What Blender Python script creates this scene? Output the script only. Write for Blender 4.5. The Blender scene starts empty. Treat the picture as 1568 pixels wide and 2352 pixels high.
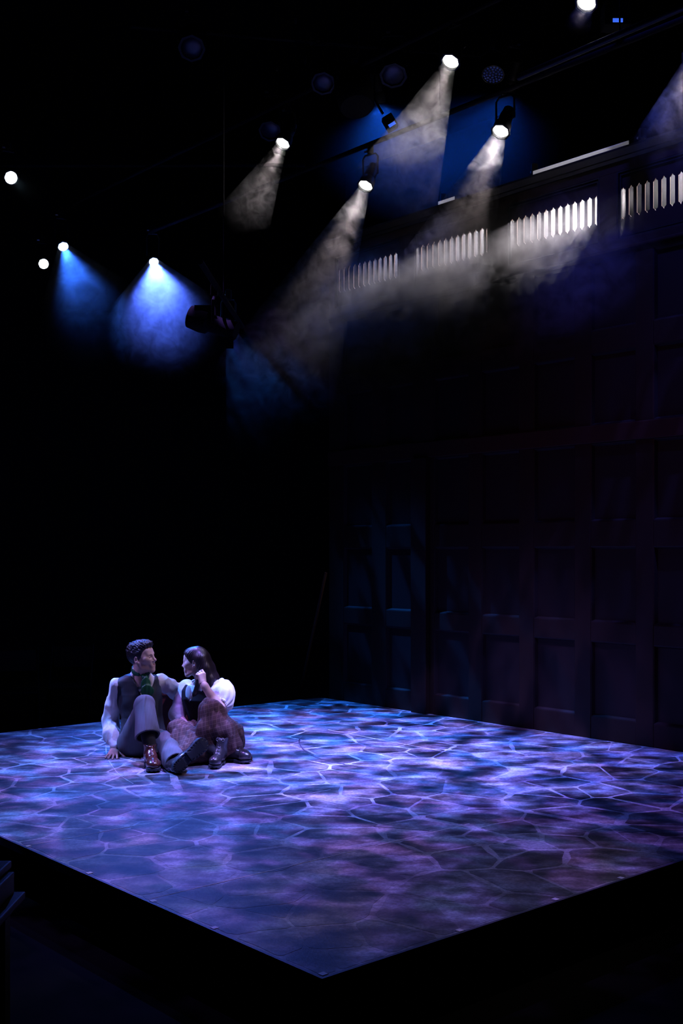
import bpy, bmesh, math, random
import numpy as np
from mathutils import Vector, Matrix

random.seed(7)
rng = np.random.default_rng(11)
sc = bpy.context.scene
col = sc.collection

# ------------------------------------------------------------------ camera, world, stage light, exposure
FPX, CAMH, VH = 2588.0, 1.575, 1265.0          # focal length in pixels, eye height above the deck, horizon row
cam_d = bpy.data.cameras.new('camera')
cam = bpy.data.objects.new('camera', cam_d)
col.objects.link(cam)
cam.location = (0, 0, CAMH)
cam.rotation_euler = (math.pi / 2, 0, 0)
cam_d.sensor_fit = 'VERTICAL'
cam_d.sensor_height = 36.0
cam_d.lens = FPX / 2352 * 36.0
cam_d.shift_y = (VH - 1176.0) / 2352.0
cam_d.clip_start = 0.05
cam_d.clip_end = 100
sc.camera = cam

world = bpy.data.worlds.new('world')
sc.world = world
world.use_nodes = True
bg = world.node_tree.nodes['Background']
bg.inputs[0].default_value = (0.25, 0.3, 1.0, 1)
bg.inputs[1].default_value = 0.0006

vs = sc.view_settings
vs.view_transform = 'Standard'
vs.look = 'None'
vs.gamma = 1.0
vs.use_curve_mapping = False
vs.exposure = 0.0
cy = sc.cycles
cy.use_denoising = True
cy.max_bounces = 3
cy.diffuse_bounces = 1
cy.glossy_bounces = 2
cy.transmission_bounces = 2
cy.volume_bounces = 0
cy.use_adaptive_sampling = True
cy.adaptive_threshold = 0.06
cy.transparent_max_bounces = 16
cy.volume_step_rate = 1.1
cy.volume_max_steps = 256
cy.sample_clamp_indirect = 2.0

# stage frame: s runs from the near corner along the right edge to the panelled wall, t along the left edge upstage
ANG = math.atan2(2588, 2950)
ND = FPX * CAMH / (2243 - VH)
NEAR = Vector(((740 - 784) / FPX * ND, ND, 0))
U1 = Vector((math.cos(ANG), math.sin(ANG), 0))
U2 = Vector((-math.sin(ANG), math.cos(ANG), 0))


def S(s, t, z=0.0):
    return NEAR + U1 * s + U2 * t + Vector((0, 0, z))


def W(u, v, Y):
    return Vector(((u - 784) / FPX * Y, Y, CAMH + (VH - v) / FPX * Y))


def to_s(u, v, s):
    """point on the upright plane s = const that the photograph shows at (u, v)"""
    k = (u - 784) / FPX
    t = (NEAR.x + s * U1.x - k * (NEAR.y + s * U1.y)) / (k * U2.y - U2.x)
    Y = NEAR.y + s * U1.y + t * U2.y
    return S(s, t, CAMH + (VH - v) / FPX * Y)


def floor_pt(u, v, z=0.0):
    d = FPX * (CAMH - z) / (v - VH)
    return Vector(((u - 784) / FPX * d, d, z))


def spot(name, loc, target, color, power, size, blend=0.4, radius=0.05, gobo=None, parent=None):
    ld = bpy.data.lights.new(name, 'SPOT')
    ld.color = color
    ld.energy = power
    ld.spot_size = math.radians(size)
    ld.spot_blend = blend
    ld.shadow_soft_size = radius
    o = bpy.data.objects.new(name, ld)
    col.objects.link(o)
    loc, target = Vector(loc), Vector(target)
    q = (target - loc).to_track_quat('-Z', 'Y')
    if parent:
        o.parent = parent
        o.location = loc - parent.location
    else:
        o.location = loc
    o.rotation_mode = 'QUATERNION'
    o.rotation_quaternion = q
    if gobo:
        scale, lo, hi, seed = gobo
        ld.use_nodes = True
        nt = ld.node_tree
        em = nt.nodes['Emission']
        g = nt.nodes.new('ShaderNodeNewGeometry')
        n = nt.nodes.new('ShaderNodeTexNoise')
        ad = nt.nodes.new('ShaderNodeVectorMath')
        ad.inputs[1].default_value = (seed, seed * 0.7, -seed)
        n.inputs['Scale'].default_value = scale
        n.inputs['Detail'].default_value = 1.5
        n.inputs['Roughness'].default_value = 0.55
        r = nt.nodes.new('ShaderNodeMapRange')
        r.inputs[1].default_value = lo
        r.inputs[2].default_value = hi
        r.inputs[3].default_value = 0.06
        r.inputs[4].default_value = 1.0
        r.interpolation_type = 'SMOOTHSTEP'
        nt.links.new(g.outputs['Incoming'], ad.inputs[0])
        nt.links.new(ad.outputs[0], n.inputs['Vector'])
        nt.links.new(n.outputs[0], r.inputs[0])
        nt.links.new(r.outputs[0], em.inputs['Strength'])
    return o


# overhead breakup washes on the deck and the key lights on the couple
LITE = [
    ('wash_lavender', S(2.4, 2.0, 6.8), S(3.3, 3.3, 0), (0.26, 0.25, 1.0), 9500, 42, 1.0, 0.02, (24, 0.42, 0.60, 1.3)),
    ('wash_violet', S(1.8, 5.6, 6.4), S(2.4, 2.9, 0), (0.34, 0.18, 1.0), 2300, 54, 0.9, 0.02, (34, 0.45, 0.58, 4.1)),
    ('wash_blue', S(3.4, 7.9, 6.0), S(3.6, 4.4, 0), (0.02, 0.20, 1.0), 6800, 40, 0.9, 0.02, (26, 0.42, 0.58, 7.7)),
    ('wash_side', S(-0.5, 7.0, 6.2), S(1.7, 3.9, 0), (0.10, 0.25, 1.0), 4300, 40, 0.9, 0.02, (24, 0.44, 0.58, 9.2)),
    ('wash_right', S(4.4, 0.6, 6.2), S(4.0, 2.6, 0), (0.10, 0.14, 1.0), 2000, 40, 0.9, 0.02, (26, 0.44, 0.58, 2.2)),
    ('key_warm', S(4.3, 0.2, 5.6), W(400, 1650, 8.5), (1.0, 0.70, 0.68), 200, 18, 0.8, 0.08, None),
    ('key_violet', S(-0.6, 6.6, 4.2), W(420, 1600, 8.6), (0.36, 0.26, 1.0), 900, 17, 0.6, 0.08, None),
    ('key_top', S(4.5, 2.3, 6.3), W(440, 1590, 8.6), (0.60, 0.56, 1.0), 650, 13, 0.8, 0.08, None),
    ('wall_wash', S(2.6, 1.6, 7.6), S(5.12, 1.6, 4.85), (0.08, 0.09, 1.0), 760, 48, 1.0, 0.1, None),
    ('wall_fill', S(-2.5, 0.5, 4.0), S(5.12, 2.4, 1.9), (1.0, 0.28, 0.25), 130, 30, 1.0, 0.1, None),
]
for a in LITE:
    spot(*a)

# ------------------------------------------------------------------ helpers


def mat(name, color=(0.5, 0.5, 0.5), rough=0.6, metal=0.0, spec=0.5, noise=None, sheen=0.0, coat=0.0, bump=None):
    m = bpy.data.materials.new(name)
    m.use_nodes = True
    nt = m.node_tree
    b = nt.nodes['Principled BSDF']
    b.inputs['Base Color'].default_value = (*color, 1)
    b.inputs['Roughness'].default_value = rough
    b.inputs['Metallic'].default_value = metal
    b.inputs['Specular IOR Level'].default_value = spec
    b.inputs['Sheen Weight'].default_value = sheen
    b.inputs['Coat Weight'].default_value = coat
    tc = None
    if noise or bump:
        tc = nt.nodes.new('ShaderNodeNewGeometry')
    if noise:
        scale, c2, detail = noise
        n = nt.nodes.new('ShaderNodeTexNoise')
        n.inputs['Scale'].default_value = scale
        n.inputs['Detail'].default_value = detail
        nt.links.new(tc.outputs['Position'], n.inputs['Vector'])
        mx = nt.nodes.new('ShaderNodeMix')
        mx.data_type = 'RGBA'
        mx.inputs[6].default_value = (*color, 1)
        mx.inputs[7].default_value = (*c2, 1)
        nt.links.new(n.outputs[0], mx.inputs[0])
        nt.links.new(mx.outputs[2], b.inputs['Base Color'])
    if bump:
        scale, strength = bump
        n = nt.nodes.new('ShaderNodeTexNoise')
        n.inputs['Scale'].default_value = scale
        n.inputs['Detail'].default_value = 3
        nt.links.new(tc.outputs['Position'], n.inputs['Vector'])
        bp = nt.nodes.new('ShaderNodeBump')
        bp.inputs['Strength'].default_value = strength
        bp.inputs['Distance'].default_value = 0.01
        nt.links.new(n.outputs[0], bp.inputs['Height'])
        nt.links.new(bp.outputs[0], b.inputs['Normal'])
    return m


def emit(name, color, strength):
    m = bpy.data.materials.new(name)
    m.use_nodes = True
    nt = m.node_tree
    nt.nodes.clear()
    e = nt.nodes.new('ShaderNodeEmission')
    e.inputs[0].default_value = (*color, 1)
    e.inputs[1].default_value = strength
    o = nt.nodes.new('ShaderNodeOutputMaterial')
    nt.links.new(e.outputs[0], o.inputs[0])
    return m


class MB:
    """collects solids as vertices and faces; build() links them as one mesh object"""

    def __init__(self):
        self.v, self.f, self.mi = [], [], []

    def add(self, vs_, fs, mi=0):
        b = len(self.v)
        self.v += [tuple(p) for p in vs_]
        self.f += [tuple(i + b for i in q) for q in fs]
        self.mi += [mi] * len(fs)
        return self

    def box(self, lo, hi, mi=0):
        x0, y0, z0 = lo
        x1, y1, z1 = hi
        vs_ = [(x, y, z) for z in (z0, z1) for y in (y0, y1) for x in (x0, x1)]
        return self.add(vs_, [(0, 2, 3, 1), (4, 5, 7, 6), (0, 1, 5, 4), (2, 6, 7, 3), (0, 4, 6, 2), (1, 3, 7, 5)], mi)

    def bevbox(self, lo, hi, b, mi=0):
        bm = bmesh.new()
        bmesh.ops.create_cube(bm, size=1)
        for v in bm.verts:
            v.co = Vector([lo[i] + (v.co[i] + 0.5) * (hi[i] - lo[i]) for i in range(3)])
        bmesh.ops.bevel(bm, geom=bm.edges[:], offset=b, segments=2, affect='EDGES', profile=0.6)
        bm.verts.index_update()
        self.add([v.co for v in bm.verts], [[v.index for v in f.verts] for f in bm.faces], mi)
        bm.free()
        return self

    def tube(self, pts, r, n=8, mi=0, cap=True):
        pts = [Vector(p) for p in pts]
        rs = r if isinstance(r, (list, tuple)) else [r] * len(pts)
        rings = []
        up = None
        for i, p in enumerate(pts):
            d = (pts[min(i + 1, len(pts) - 1)] - pts[max(i - 1, 0)]).normalized()
            if up is None:
                up = d.orthogonal().normalized()
            up = (up - d * up.dot(d)).normalized()
            sd = d.cross(up)
            rings.append([p + (up * math.cos(2 * math.pi * k / n) + sd * math.sin(2 * math.pi * k / n)) * rs[i] for k in range(n)])
        vs_ = [q for rg in rings for q in rg]
        fs = []
        for i in range(len(pts) - 1):
            for k in range(n):
                a, b = i * n + k, i * n + (k + 1) % n
                fs.append((a, b, b + n, a + n))
        if cap:
            fs.append(tuple(reversed(range(n))))
            fs.append(tuple(range((len(pts) - 1) * n, len(pts) * n)))
        return self.add(vs_, fs, mi)

    def lathe(self, prof, o, axis, n=20, mi=0, cap=True):
        """prof = [(radius, distance along axis)]"""
        o, axis = Vector(o), Vector(axis).normalized()
        x = axis.orthogonal().normalized()
        y = axis.cross(x)
        vs_, fs = [], []
        for r, h in prof:
            for k in range(n):
                a = 2 * math.pi * k / n
                vs_.append(o + axis * h + (x * math.cos(a) + y * math.sin(a)) * r)
        for i in range(len(prof) - 1):
            for k in range(n):
                a, b = i * n + k, i * n + (k + 1) % n
                fs.append((a, b, b + n, a + n))
        if cap:
            fs.append(tuple(reversed(range(n))))
            fs.append(tuple(range((len(prof) - 1) * n, len(prof) * n)))
        return self.add(vs_, fs, mi)

    def prism(self, poly, z0, z1, place=lambda a, b, z: (a, b, z), mi=0, side_mi=None):
        n = len(poly)
        vs_ = [place(a, b, z0) for a, b in poly] + [place(a, b, z1) for a, b in poly]
        self.add(vs_, [tuple(reversed(range(n))), tuple(range(n, 2 * n))], mi)
        b0 = len(self.v) - 2 * n
        for i in range(n):
            j = (i + 1) % n
            self.f.append((b0 + i, b0 + j, b0 + n + j, b0 + n + i))
            self.mi.append(mi if side_mi is None else side_mi)
        return self

    def mesh(self, name, mats, smooth=False):
        me = bpy.data.meshes.new(name)
        me.from_pydata(self.v, [], self.f)
        for m in (mats if isinstance(mats, (list, tuple)) else [mats]):
            me.materials.append(m)
        me.polygons.foreach_set('material_index', self.mi)
        bm = bmesh.new()
        bm.from_mesh(me)
        bmesh.ops.recalc_face_normals(bm, faces=bm.faces[:])
        bm.to_mesh(me)
        bm.free()
        if smooth:
            me.polygons.foreach_set('use_smooth', [True] * len(me.polygons))
            me.set_sharp_from_angle(angle=math.radians(38))
        me.update()
        return me

    def build(self, name, mats, parent=None, smooth=False):
        return link(name, self.mesh(name, mats, smooth), parent)


def link(name, me, parent=None):
    o = bpy.data.objects.new(name, me)
    col.objects.link(o)
    if parent:
        o.parent = parent
    return o


def tag(o, label=None, cat=None, group=None, kind=None):
    if label: o['label'] = label
    if cat: o['category'] = cat
    if group: o['group'] = group
    if kind: o['kind'] = kind
    return o


def thing(name, label, cat, loc=(0, 0, 0), rz=0.0, group=None, kind=None):
    o = bpy.data.objects.new(name, None)
    o.empty_display_size = 0.1
    col.objects.link(o)
    o.location = loc
    o.rotation_euler = (0, 0, rz)
    return tag(o, label, cat, group, kind)


# ------------------------------------------------------------------ materials
M = {}
M['black'] = mat('black_masking', (0.004, 0.004, 0.005), 0.9, spec=0.1)
M['house_floor'] = mat('house_floor', (0.0018, 0.0018, 0.0020), 0.8, spec=0.02, noise=(6, (0.0028, 0.0028, 0.003), 5))
M['black_metal'] = mat('black_metal', (0.005, 0.005, 0.006), 0.5, spec=0.25)
M['pipe'] = mat('black_pipe', (0.006, 0.006, 0.007), 0.5, spec=0.3)
M['steel'] = mat('worn_steel', (0.5, 0.5, 0.52), 0.35, metal=1.0)
M['wood'] = mat('dark_panel_wood', (0.018, 0.007, 0.0045), 0.55, spec=0.2, noise=(9, (0.012, 0.005, 0.0035), 6))
M['wood_red'] = mat('belt_rail_wood', (0.030, 0.009, 0.006), 0.55, spec=0.2, noise=(9, (0.02, 0.007, 0.005), 6))
M['panel'] = mat('panel_wood', (0.014, 0.0065, 0.006), 0.55, spec=0.2, noise=(7, (0.010, 0.0045, 0.0045), 6))
M['raw_wood'] = mat('raw_wood_edge', (0.26, 0.17, 0.12), 0.7)
M['table_black'] = mat('table_black', (0.004, 0.004, 0.0045), 0.5, spec=0.15)
M['mahogany'] = mat('mahogany', (0.10, 0.022, 0.014), 0.4, spec=0.4, noise=(12, (0.06, 0.012, 0.009), 5))
M['tape'] = mat('white_tape', (0.85, 0.78, 0.80), 0.5)
M['trim'] = mat('deck_edge', (0.03, 0.02, 0.05), 0.5)
M['seam_light'] = mat('seam_light', (0.62, 0.54, 0.55), 0.6)
M['seam_dark'] = mat('seam_dark', (0.05, 0.03, 0.05), 0.6)


def floor_paint(name, stone):
    m = bpy.data.materials.new(name)
    m.use_nodes = True
    nt = m.node_tree
    N = nt.nodes.new
    L = nt.links.new
    b = nt.nodes['Principled BSDF']
    b.inputs['Roughness'].default_value = 0.5
    b.inputs['Specular IOR Level'].default_value = 0.35
    g = N('ShaderNodeNewGeometry')
    oi = N('ShaderNodeObjectInfo')

    def noise(scale, detail, w, stretch=None):
        n = N('ShaderNodeTexNoise')
        n.noise_dimensions = '2D'
        n.inputs['Scale'].default_value = scale
        n.inputs['Detail'].default_value = detail
        n.inputs['Roughness'].default_value = 0.6
        st_ = stretch or (0, 1, 1)
        mp = N('ShaderNodeMapping')
        mp.inputs['Location'].default_value = (w * 3.7, w * 1.9, 0)
        mp.inputs['Rotation'].default_value = (0, 0, st_[0])
        mp.inputs['Scale'].default_value = (st_[1], st_[2], 1)
        L(g.outputs['Position'], mp.inputs[0])
        L(mp.outputs[0], n.inputs['Vector'])
        return n.outputs[0]

    def ramp(fac, stops):
        r = N('ShaderNodeValToRGB')
        e = r.color_ramp.elements
        e[0].position, e[0].color = stops[0][0], (*stops[0][1], 1)
        e[1].position, e[1].color = stops[-1][0], (*stops[-1][1], 1)
        for p, c in stops[1:-1]:
            x = e.new(p)
            x.color = (*c, 1)
        L(fac, r.inputs[0])
        return r.outputs[0]

    def mix(a, c, fac, mode='MIX'):
        x = N('ShaderNodeMix')
        x.data_type = 'RGBA'
        x.blend_type = mode
        for sock, val in ((0, fac), (6, a), (7, c)):
            if hasattr(val, 'links'):
                L(val, x.inputs[sock])
            else:
                x.inputs[sock].default_value = val if sock == 0 else (*val, 1)
        return x.outputs[2]

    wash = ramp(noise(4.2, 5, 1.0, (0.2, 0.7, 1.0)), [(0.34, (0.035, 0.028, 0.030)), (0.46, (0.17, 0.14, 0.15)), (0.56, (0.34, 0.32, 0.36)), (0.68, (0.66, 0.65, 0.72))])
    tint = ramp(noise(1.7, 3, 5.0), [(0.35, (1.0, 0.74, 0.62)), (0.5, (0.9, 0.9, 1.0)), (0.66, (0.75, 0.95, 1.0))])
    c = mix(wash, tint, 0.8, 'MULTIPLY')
    if stone:
        rnd = N('ShaderNodeMapRange')
        rnd.inputs[3].default_value = 0.45
        rnd.inputs[4].default_value = 1.08
        L(oi.outputs['Random'], rnd.inputs[0])
        cc = N('ShaderNodeCombineColor')
        for i in range(3):
            L(rnd.outputs[0], cc.inputs[i])
        c = mix(c, cc.outputs[0], 1.0, 'MULTIPLY')
    else:
        fr = N('ShaderNodeMapRange')            # the painted joints are worn away here and there
        fr.inputs[1].default_value = 0.36
        fr.inputs[2].default_value = 0.60
        fr.inputs[3].default_value = 0.05
        fr.inputs[4].default_value = 0.8
        L(noise(1.1, 2, 8.0), fr.inputs[0])
        sy = N('ShaderNodeSeparateXYZ')         # and were never laid in as strongly down by the near corner
        L(g.outputs['Position'], sy.inputs[0])
        fy = N('ShaderNodeMapRange')
        fy.inputs[1].default_value = 5.0
        fy.inputs[2].default_value = 6.9
        fy.inputs[3].default_value = 0.12
        L(sy.outputs['Y'], fy.inputs[0])
        ff = N('ShaderNodeMath')
        ff.operation = 'MULTIPLY'
        L(fr.outputs[0], ff.inputs[0])
        L(fy.outputs[0], ff.inputs[1])
        c = mix(c, (0.60, 0.57, 0.64), ff.outputs[0])
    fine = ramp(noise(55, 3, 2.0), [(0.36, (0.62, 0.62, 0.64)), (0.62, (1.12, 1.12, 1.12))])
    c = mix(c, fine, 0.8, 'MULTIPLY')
    L(c, b.inputs['Base Color'])
    bp = N('ShaderNodeBump')
    bp.inputs['Strength'].default_value = 0.25
    bp.inputs['Distance'].default_value = 0.004
    L(noise(60, 4, 3.0), bp.inputs['Height'])
    L(bp.outputs[0], b.inputs['Normal'])
    return m


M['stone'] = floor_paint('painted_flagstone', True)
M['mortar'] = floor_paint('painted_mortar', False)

# ------------------------------------------------------------------ the room
HZ = -0.27                                    # house floor below the deck
RZ = ANG


def struct(name, label, lo, hi, m, cat):
    o = MB().box(lo, hi).build(name, m)
    o.location = NEAR
    o.rotation_euler = (0, 0, RZ)
    return tag(o, label, cat, kind='structure')


struct('floor', 'dark house floor around the raised stage', (-6, -6.5, HZ - 0.1), (12.5, 14, HZ), M['house_floor'], 'floor')
struct('wall_back', 'black masking wall far upstage', (-6, 13.9, HZ), (12.5, 14.0, 9.2), M['black'], 'wall')
struct('wall_far', 'black masking wall behind the panelled set wall', (12.4, -6.5, HZ), (12.5, 13.9, 9.2), M['black'], 'wall')
struct('wall_left', 'black masking wall at the left of the house', (-6.1, -6.5, HZ), (-6, 14, 9.2), M['black'], 'wall')
struct('ceiling', 'black ceiling above the lighting pipes', (-6, -6.5, 9.2), (12.5, 14, 9.3), M['black'], 'ceiling')

# ------------------------------------------------------------------ stage platform
SW, SD = 5.12, 6.08
stage = thing('stage_platform', 'low raised square stage painted as blue-violet flagstones with black sides', 'stage', NEAR, RZ)
MB().box((0.012, 0.012, HZ), (SW - 0.012, SD - 0.012, -0.02)).build('skirt_box', M['black'], stage)
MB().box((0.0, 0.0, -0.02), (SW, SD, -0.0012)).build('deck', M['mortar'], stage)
for nm, lo, hi in (('a', (-0.014, -0.014, -0.045), (SW, 0.0, -0.001)), ('b', (-0.014, 0, -0.045), (0.0, SD, -0.001)), ('c', (0, SD, -0.045), (SW, SD + 0.014, -0.001))):
    MB().box(lo, hi).build('edge_trim', M['trim'], stage)


def voronoi(n, w, h, relax=1):
    P = rng.random((n, 2)) * (w, h)

    def cell(i):
        poly = [np.array(p, float) for p in ((0, 0), (w, 0), (w, h), (0, h))]
        for j in range(len(P)):
            if j == i:
                continue
            mid, nn = (P[i] + P[j]) / 2, P[j] - P[i]
            if np.dot(nn, nn) > 4:
                continue
            out = []
            for a, b in zip(poly, poly[1:] + poly[:1]):
                da, db = np.dot(a - mid, nn), np.dot(b - mid, nn)
                if da <= 0:
                    out.append(a)
                if da * db < 0:
                    out.append(a + (b - a) * da / (da - db))
            poly = out
            if not poly:
                break
        return poly
    for _ in range(relax):
        for i in range(n):
            c = cell(i)
            if len(c) > 2:
                P[i] = P[i] * 0.55 + np.mean(c, axis=0) * 0.45
    return [cell(i) for i in range(n)]


def soften(poly, gap):
    c = np.mean(poly, axis=0)
    # drop short edges, pull in by the joint width, wobble, round the corners
    q = []
    for p in poly:
        if not q or np.linalg.norm(p - q[-1]) > 0.06:
            q.append(p)
    if len(q) > 3 and np.linalg.norm(q[0] - q[-1]) < 0.06:
        q.pop()
    out = []
    for p in q:
        d = p - c
        L_ = np.linalg.norm(d)
        out.append(c + d * max(0.3, (L_ - gap * rng.uniform(0.7, 1.7)) / L_))
    for it in range(1):
        nw = []
        for a, b in zip(out, out[1:] + out[:1]):
            k = 0.10
            nw += [a + (b - a) * k, a + (b - a) * (1 - k)]
            if it == 0 and np.linalg.norm(b - a) > 0.2:
                mid = (a + b) / 2
                mid = mid + (c - mid) * rng.uniform(0.0, 0.09)
                nw.insert(-1, mid)
        out = nw
    return out


for poly in voronoi(292, SW, SD):
    if len(poly) < 3:
        continue
    pp = soften(poly, 0.0105)
    c = np.mean(pp, axis=0)
    ar = 0.5 * abs(sum(a[0] * b[1] - a[1] * b[0] for a, b in zip(pp, pp[1:] + pp[:1])))
    if ar < 0.012:
        continue
    if min(c[0], c[1], SW - c[0], SD - c[1]) < 0.02:
        continue
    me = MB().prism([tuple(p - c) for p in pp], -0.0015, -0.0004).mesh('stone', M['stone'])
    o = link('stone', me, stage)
    o.location = (c[0], c[1], rng.uniform(-0.0003, 0.0002))

ip = Matrix.Rotation(-RZ, 4, 'Z')


def loc(p):                                    # world point to stage coordinates
    return ip @ (Vector(p) - NEAR)


def strip(p, q, w, m, name='deck_seam', h=0.0005):
    p, q = Vector(p), Vector(q)
    d = (q - p).normalized()
    n = Vector((-d.y, d.x, 0)) * w / 2
    MB().prism([tuple((p + n).xy), tuple((q + n).xy), tuple((q - n).xy), tuple((p - n).xy)], -0.001, h).build(name, m, stage)


for t in (1.223, 2.452):
    strip((0.02, t, 0), (SW * 0.42, t, 0), 0.006, M['seam_light'])
strip((1.0, 4.88, 0), (2.1, 4.88, 0), 0.006, M['seam_light'])
strip(loc(floor_pt(753, 1676)), loc(floor_pt(1065, 1735)), 0.010, M['seam_light'])
strip(loc(floor_pt(858, 1898)), loc(floor_pt(985, 1908)), 0.008, M['seam_dark'])
strip(loc(floor_pt(1420, 1912)), loc(floor_pt(1568, 1907)), 0.008, M['seam_dark'])


def arc(px, w, m, name):
    pts = [loc(floor_pt(u, v)) for u, v in px]
    # smooth through the points
    fine = []
    for i in range(len(pts) - 1):
        p0, p1, p2, p3 = pts[max(i - 1, 0)], pts[i], pts[i + 1], pts[min(i + 2, len(pts) - 1)]
        for k in range(6):
            t = k / 6
            fine.append(0.5 * ((2 * p1) + (p2 - p0) * t + (2 * p0 - 5 * p1 + 4 * p2 - p3) * t * t + (3 * p1 - p0 - 3 * p2 + p3) * t ** 3))
    fine.append(pts[-1])
    a, b = [], []
    for i, p in enumerate(fine):
        d = (fine[min(i + 1, len(fine) - 1)] - fine[max(i - 1, 0)]).normalized()
        n = Vector((-d.y, d.x, 0)) * w / 2
        a.append(p + n)
        b.append(p - n)
    mb = MB()
    n = len(fine)
    vs_ = [(p.x, p.y, z) for z in (-0.001, 0.0005) for p in a + b]
    fs = []
    for i in range(n - 1):
        fs += [(i, i + 1, n + i + 1, n + i), (2 * n + i, 3 * n + i, 3 * n + i + 1, 2 * n + i + 1), (i, 2 * n + i, 2 * n + i + 1, i + 1), (n + i, n + i + 1, 3 * n + i + 1, 3 * n + i)]
    mb.add(vs_, fs)
    mb.build(name, m, stage)


arc([(694, 1689), (687, 1700), (690, 1713), (703, 1727), (722, 1738), (760, 1749), (835, 1764)], 0.011, M['seam_dark'], 'round_trap_seam')
arc([(243, 1712), (245, 1735), (256, 1757), (275, 1780), (306, 1800)], 0.006, M['seam_light'], 'round_trap_seam')
for p in [(0.012, 0.71), (0.012, 1.19), (0.012, 1.774), (0.012, 2.44), (0.012, 3.05), (0.02, 0.02), (0.758, 0.012), (1.392, 0.012), (1.894, 0.012), (2.5, 0.012), (3.1, 0.012), (1.874, SD - 0.01), (2.5, SD - 0.01)]:
    w = 0.014
    MB().box((p[0] - w, p[1] - w, -0.0005), (p[0] + w, p[1] + w, 0.001)).build('tape_mark', M['tape'], stage)

# ------------------------------------------------------------------ panelled set wall on the right edge
WS = 5.12
wall = thing('wall_right', 'tall dark wooden panelled set wall with slotted clerestory on the right edge of the stage', 'wall', NEAR, RZ, kind='structure')


def wbox(name, s0, s1, t0, t1, z0, z1, m, bev=0.004):
    return MB().bevbox((s0, t0, z0), (s1, t1, z1), bev).build(name, m, wall)


TL, TR = 5.93, -0.75
MB().box((WS + 0.05, TR, 0.0), (WS + 0.11, TL, 4.10)).build('backing', M['black'], wall)
rows = [(0.185, 0.818), (0.977, 1.61), (1.82, 2.472), (2.627, 3.229), (3.416, 4.003)]
cols = [(5.26, 5.70), (4.665, 5.055)] + [(4.38 - 0.607 * k - 0.445, 4.38 - 0.607 * k) for k in range(9)]
cols = [c for c in cols if c[0] > TR]


def panel_mesh(w, h):
    """sunk panel with a sloping moulding all round; local y = width, z = height, x = depth"""
    b, d = 0.013, 0.035
    mb = MB()
    o = [(0.004, 0, 0), (0.004, w, 0), (0.004, w, h), (0.004, 0, h)]
    m1 = [(0.006, b * .5, b * .5), (0.006, w - b * .5, b * .5), (0.006, w - b * .5, h - b * .5), (0.006, b * .5, h - b * .5)]
    i = [(d, b * 1.6, b * 1.6), (d, w - b * 1.6, b * 1.6), (d, w - b * 1.6, h - b * 1.6), (d, b * 1.6, h - b * 1.6)]
    k = [(0.049, 0, 0), (0.049, w, 0), (0.049, w, h), (0.049, 0, h)]
    fs = []
    for a, c in ((0, 4), (4, 8)):
        for j in range(4):
            fs.append((a + j, a + (j + 1) % 4, c + (j + 1) % 4, c + j))
    fs.append((8, 9, 10, 11))
    for j in range(4):
        fs.append((12 + j, 12 + (j + 1) % 4, (j + 1) % 4, j))
    fs.append((15, 14, 13, 12))
    mb.add(o + m1 + i + k, fs)
    return mb.mesh('panel', M['panel'])


cache = {}
for c in cols:
    for r in rows:
        key = (round(c[1] - c[0], 3), round(r[1] - r[0], 3))
        if key not in cache:
            cache[key] = panel_mesh(*key)
        o = link('panel', cache[key], wall)
        o.location = (WS, c[0], r[0])
# stiles between the panels
edges = sorted([e for c in cols for e in c] + [TR, TL])
spans = []
cs = sorted(cols)
prev = TR
for c in cs:
    if c[0] - prev > 0.01:
        spans.append((prev, c[0]))
    prev = c[1]
spans.append((prev, TL))
for a, b in spans:
    wbox('stile', WS, WS + 0.05, a, b, 0.0, 4.003, M['wood'])
for z0, z1 in ((0.0, 0.185), (0.818, 0.977), (1.61, 1.82), (3.229, 3.416)):
    for c in cols:
        wbox('rail', WS + 0.003, WS + 0.05, c[0], c[1], z0, z1, M['wood'])
wbox('belt_rail', WS - 0.022, WS + 0.05, TR, TL - 0.005, 2.475, 2.624, M['wood_red'], 0.008)
wbox('pilaster', WS - 0.06, WS + 0.0, 4.435, 4.64, 0.0, 2.474, M['wood'], 0.008)
wbox('upper_rail', WS - 0.004, WS + 0.05, TR, TL, 4.003, 4.13, M['wood'])
wbox('moulding', WS - 0.03, WS + 0.0, TR, TL, 4.035, 4.06, M['wood'], 0.006)

# clerestory: slotted boards in frames
frames = [(4.86, 5.85, 12), (3.68, 4.665, 13), (2.467, 3.472, 13), (1.29, 2.295, 13), (0.10, 1.105, 13), (-0.70, -0.09, 7)]
fs_ = sorted([(a, b) for a, b, n in frames])
prev = TR
for a, b in fs_:
    wbox('stile', WS, WS + 0.05, prev, a, 4.13, 4.70, M['wood'])
    prev = b
wbox('stile', WS, WS + 0.05, prev, TL, 4.13, 4.70, M['wood'])
wbox('top_rail', WS - 0.002, WS + 0.05, TR, TL, 4.69, 4.77, M['wood'])
MB().prism([(WS + 0.05, 4.770), (WS - 0.012, 4.770), (WS - 0.035, 4.79), (WS - 0.035, 4.80), (WS - 0.085, 4.835), (WS - 0.09, 4.85), (WS + 0.05, 4.85)], TR, TL, lambda a, b, z: (a, z, b)).build('cornice', M['black_metal'], wall)


def place(a, b, z):
    return (z, a, b)


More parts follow.
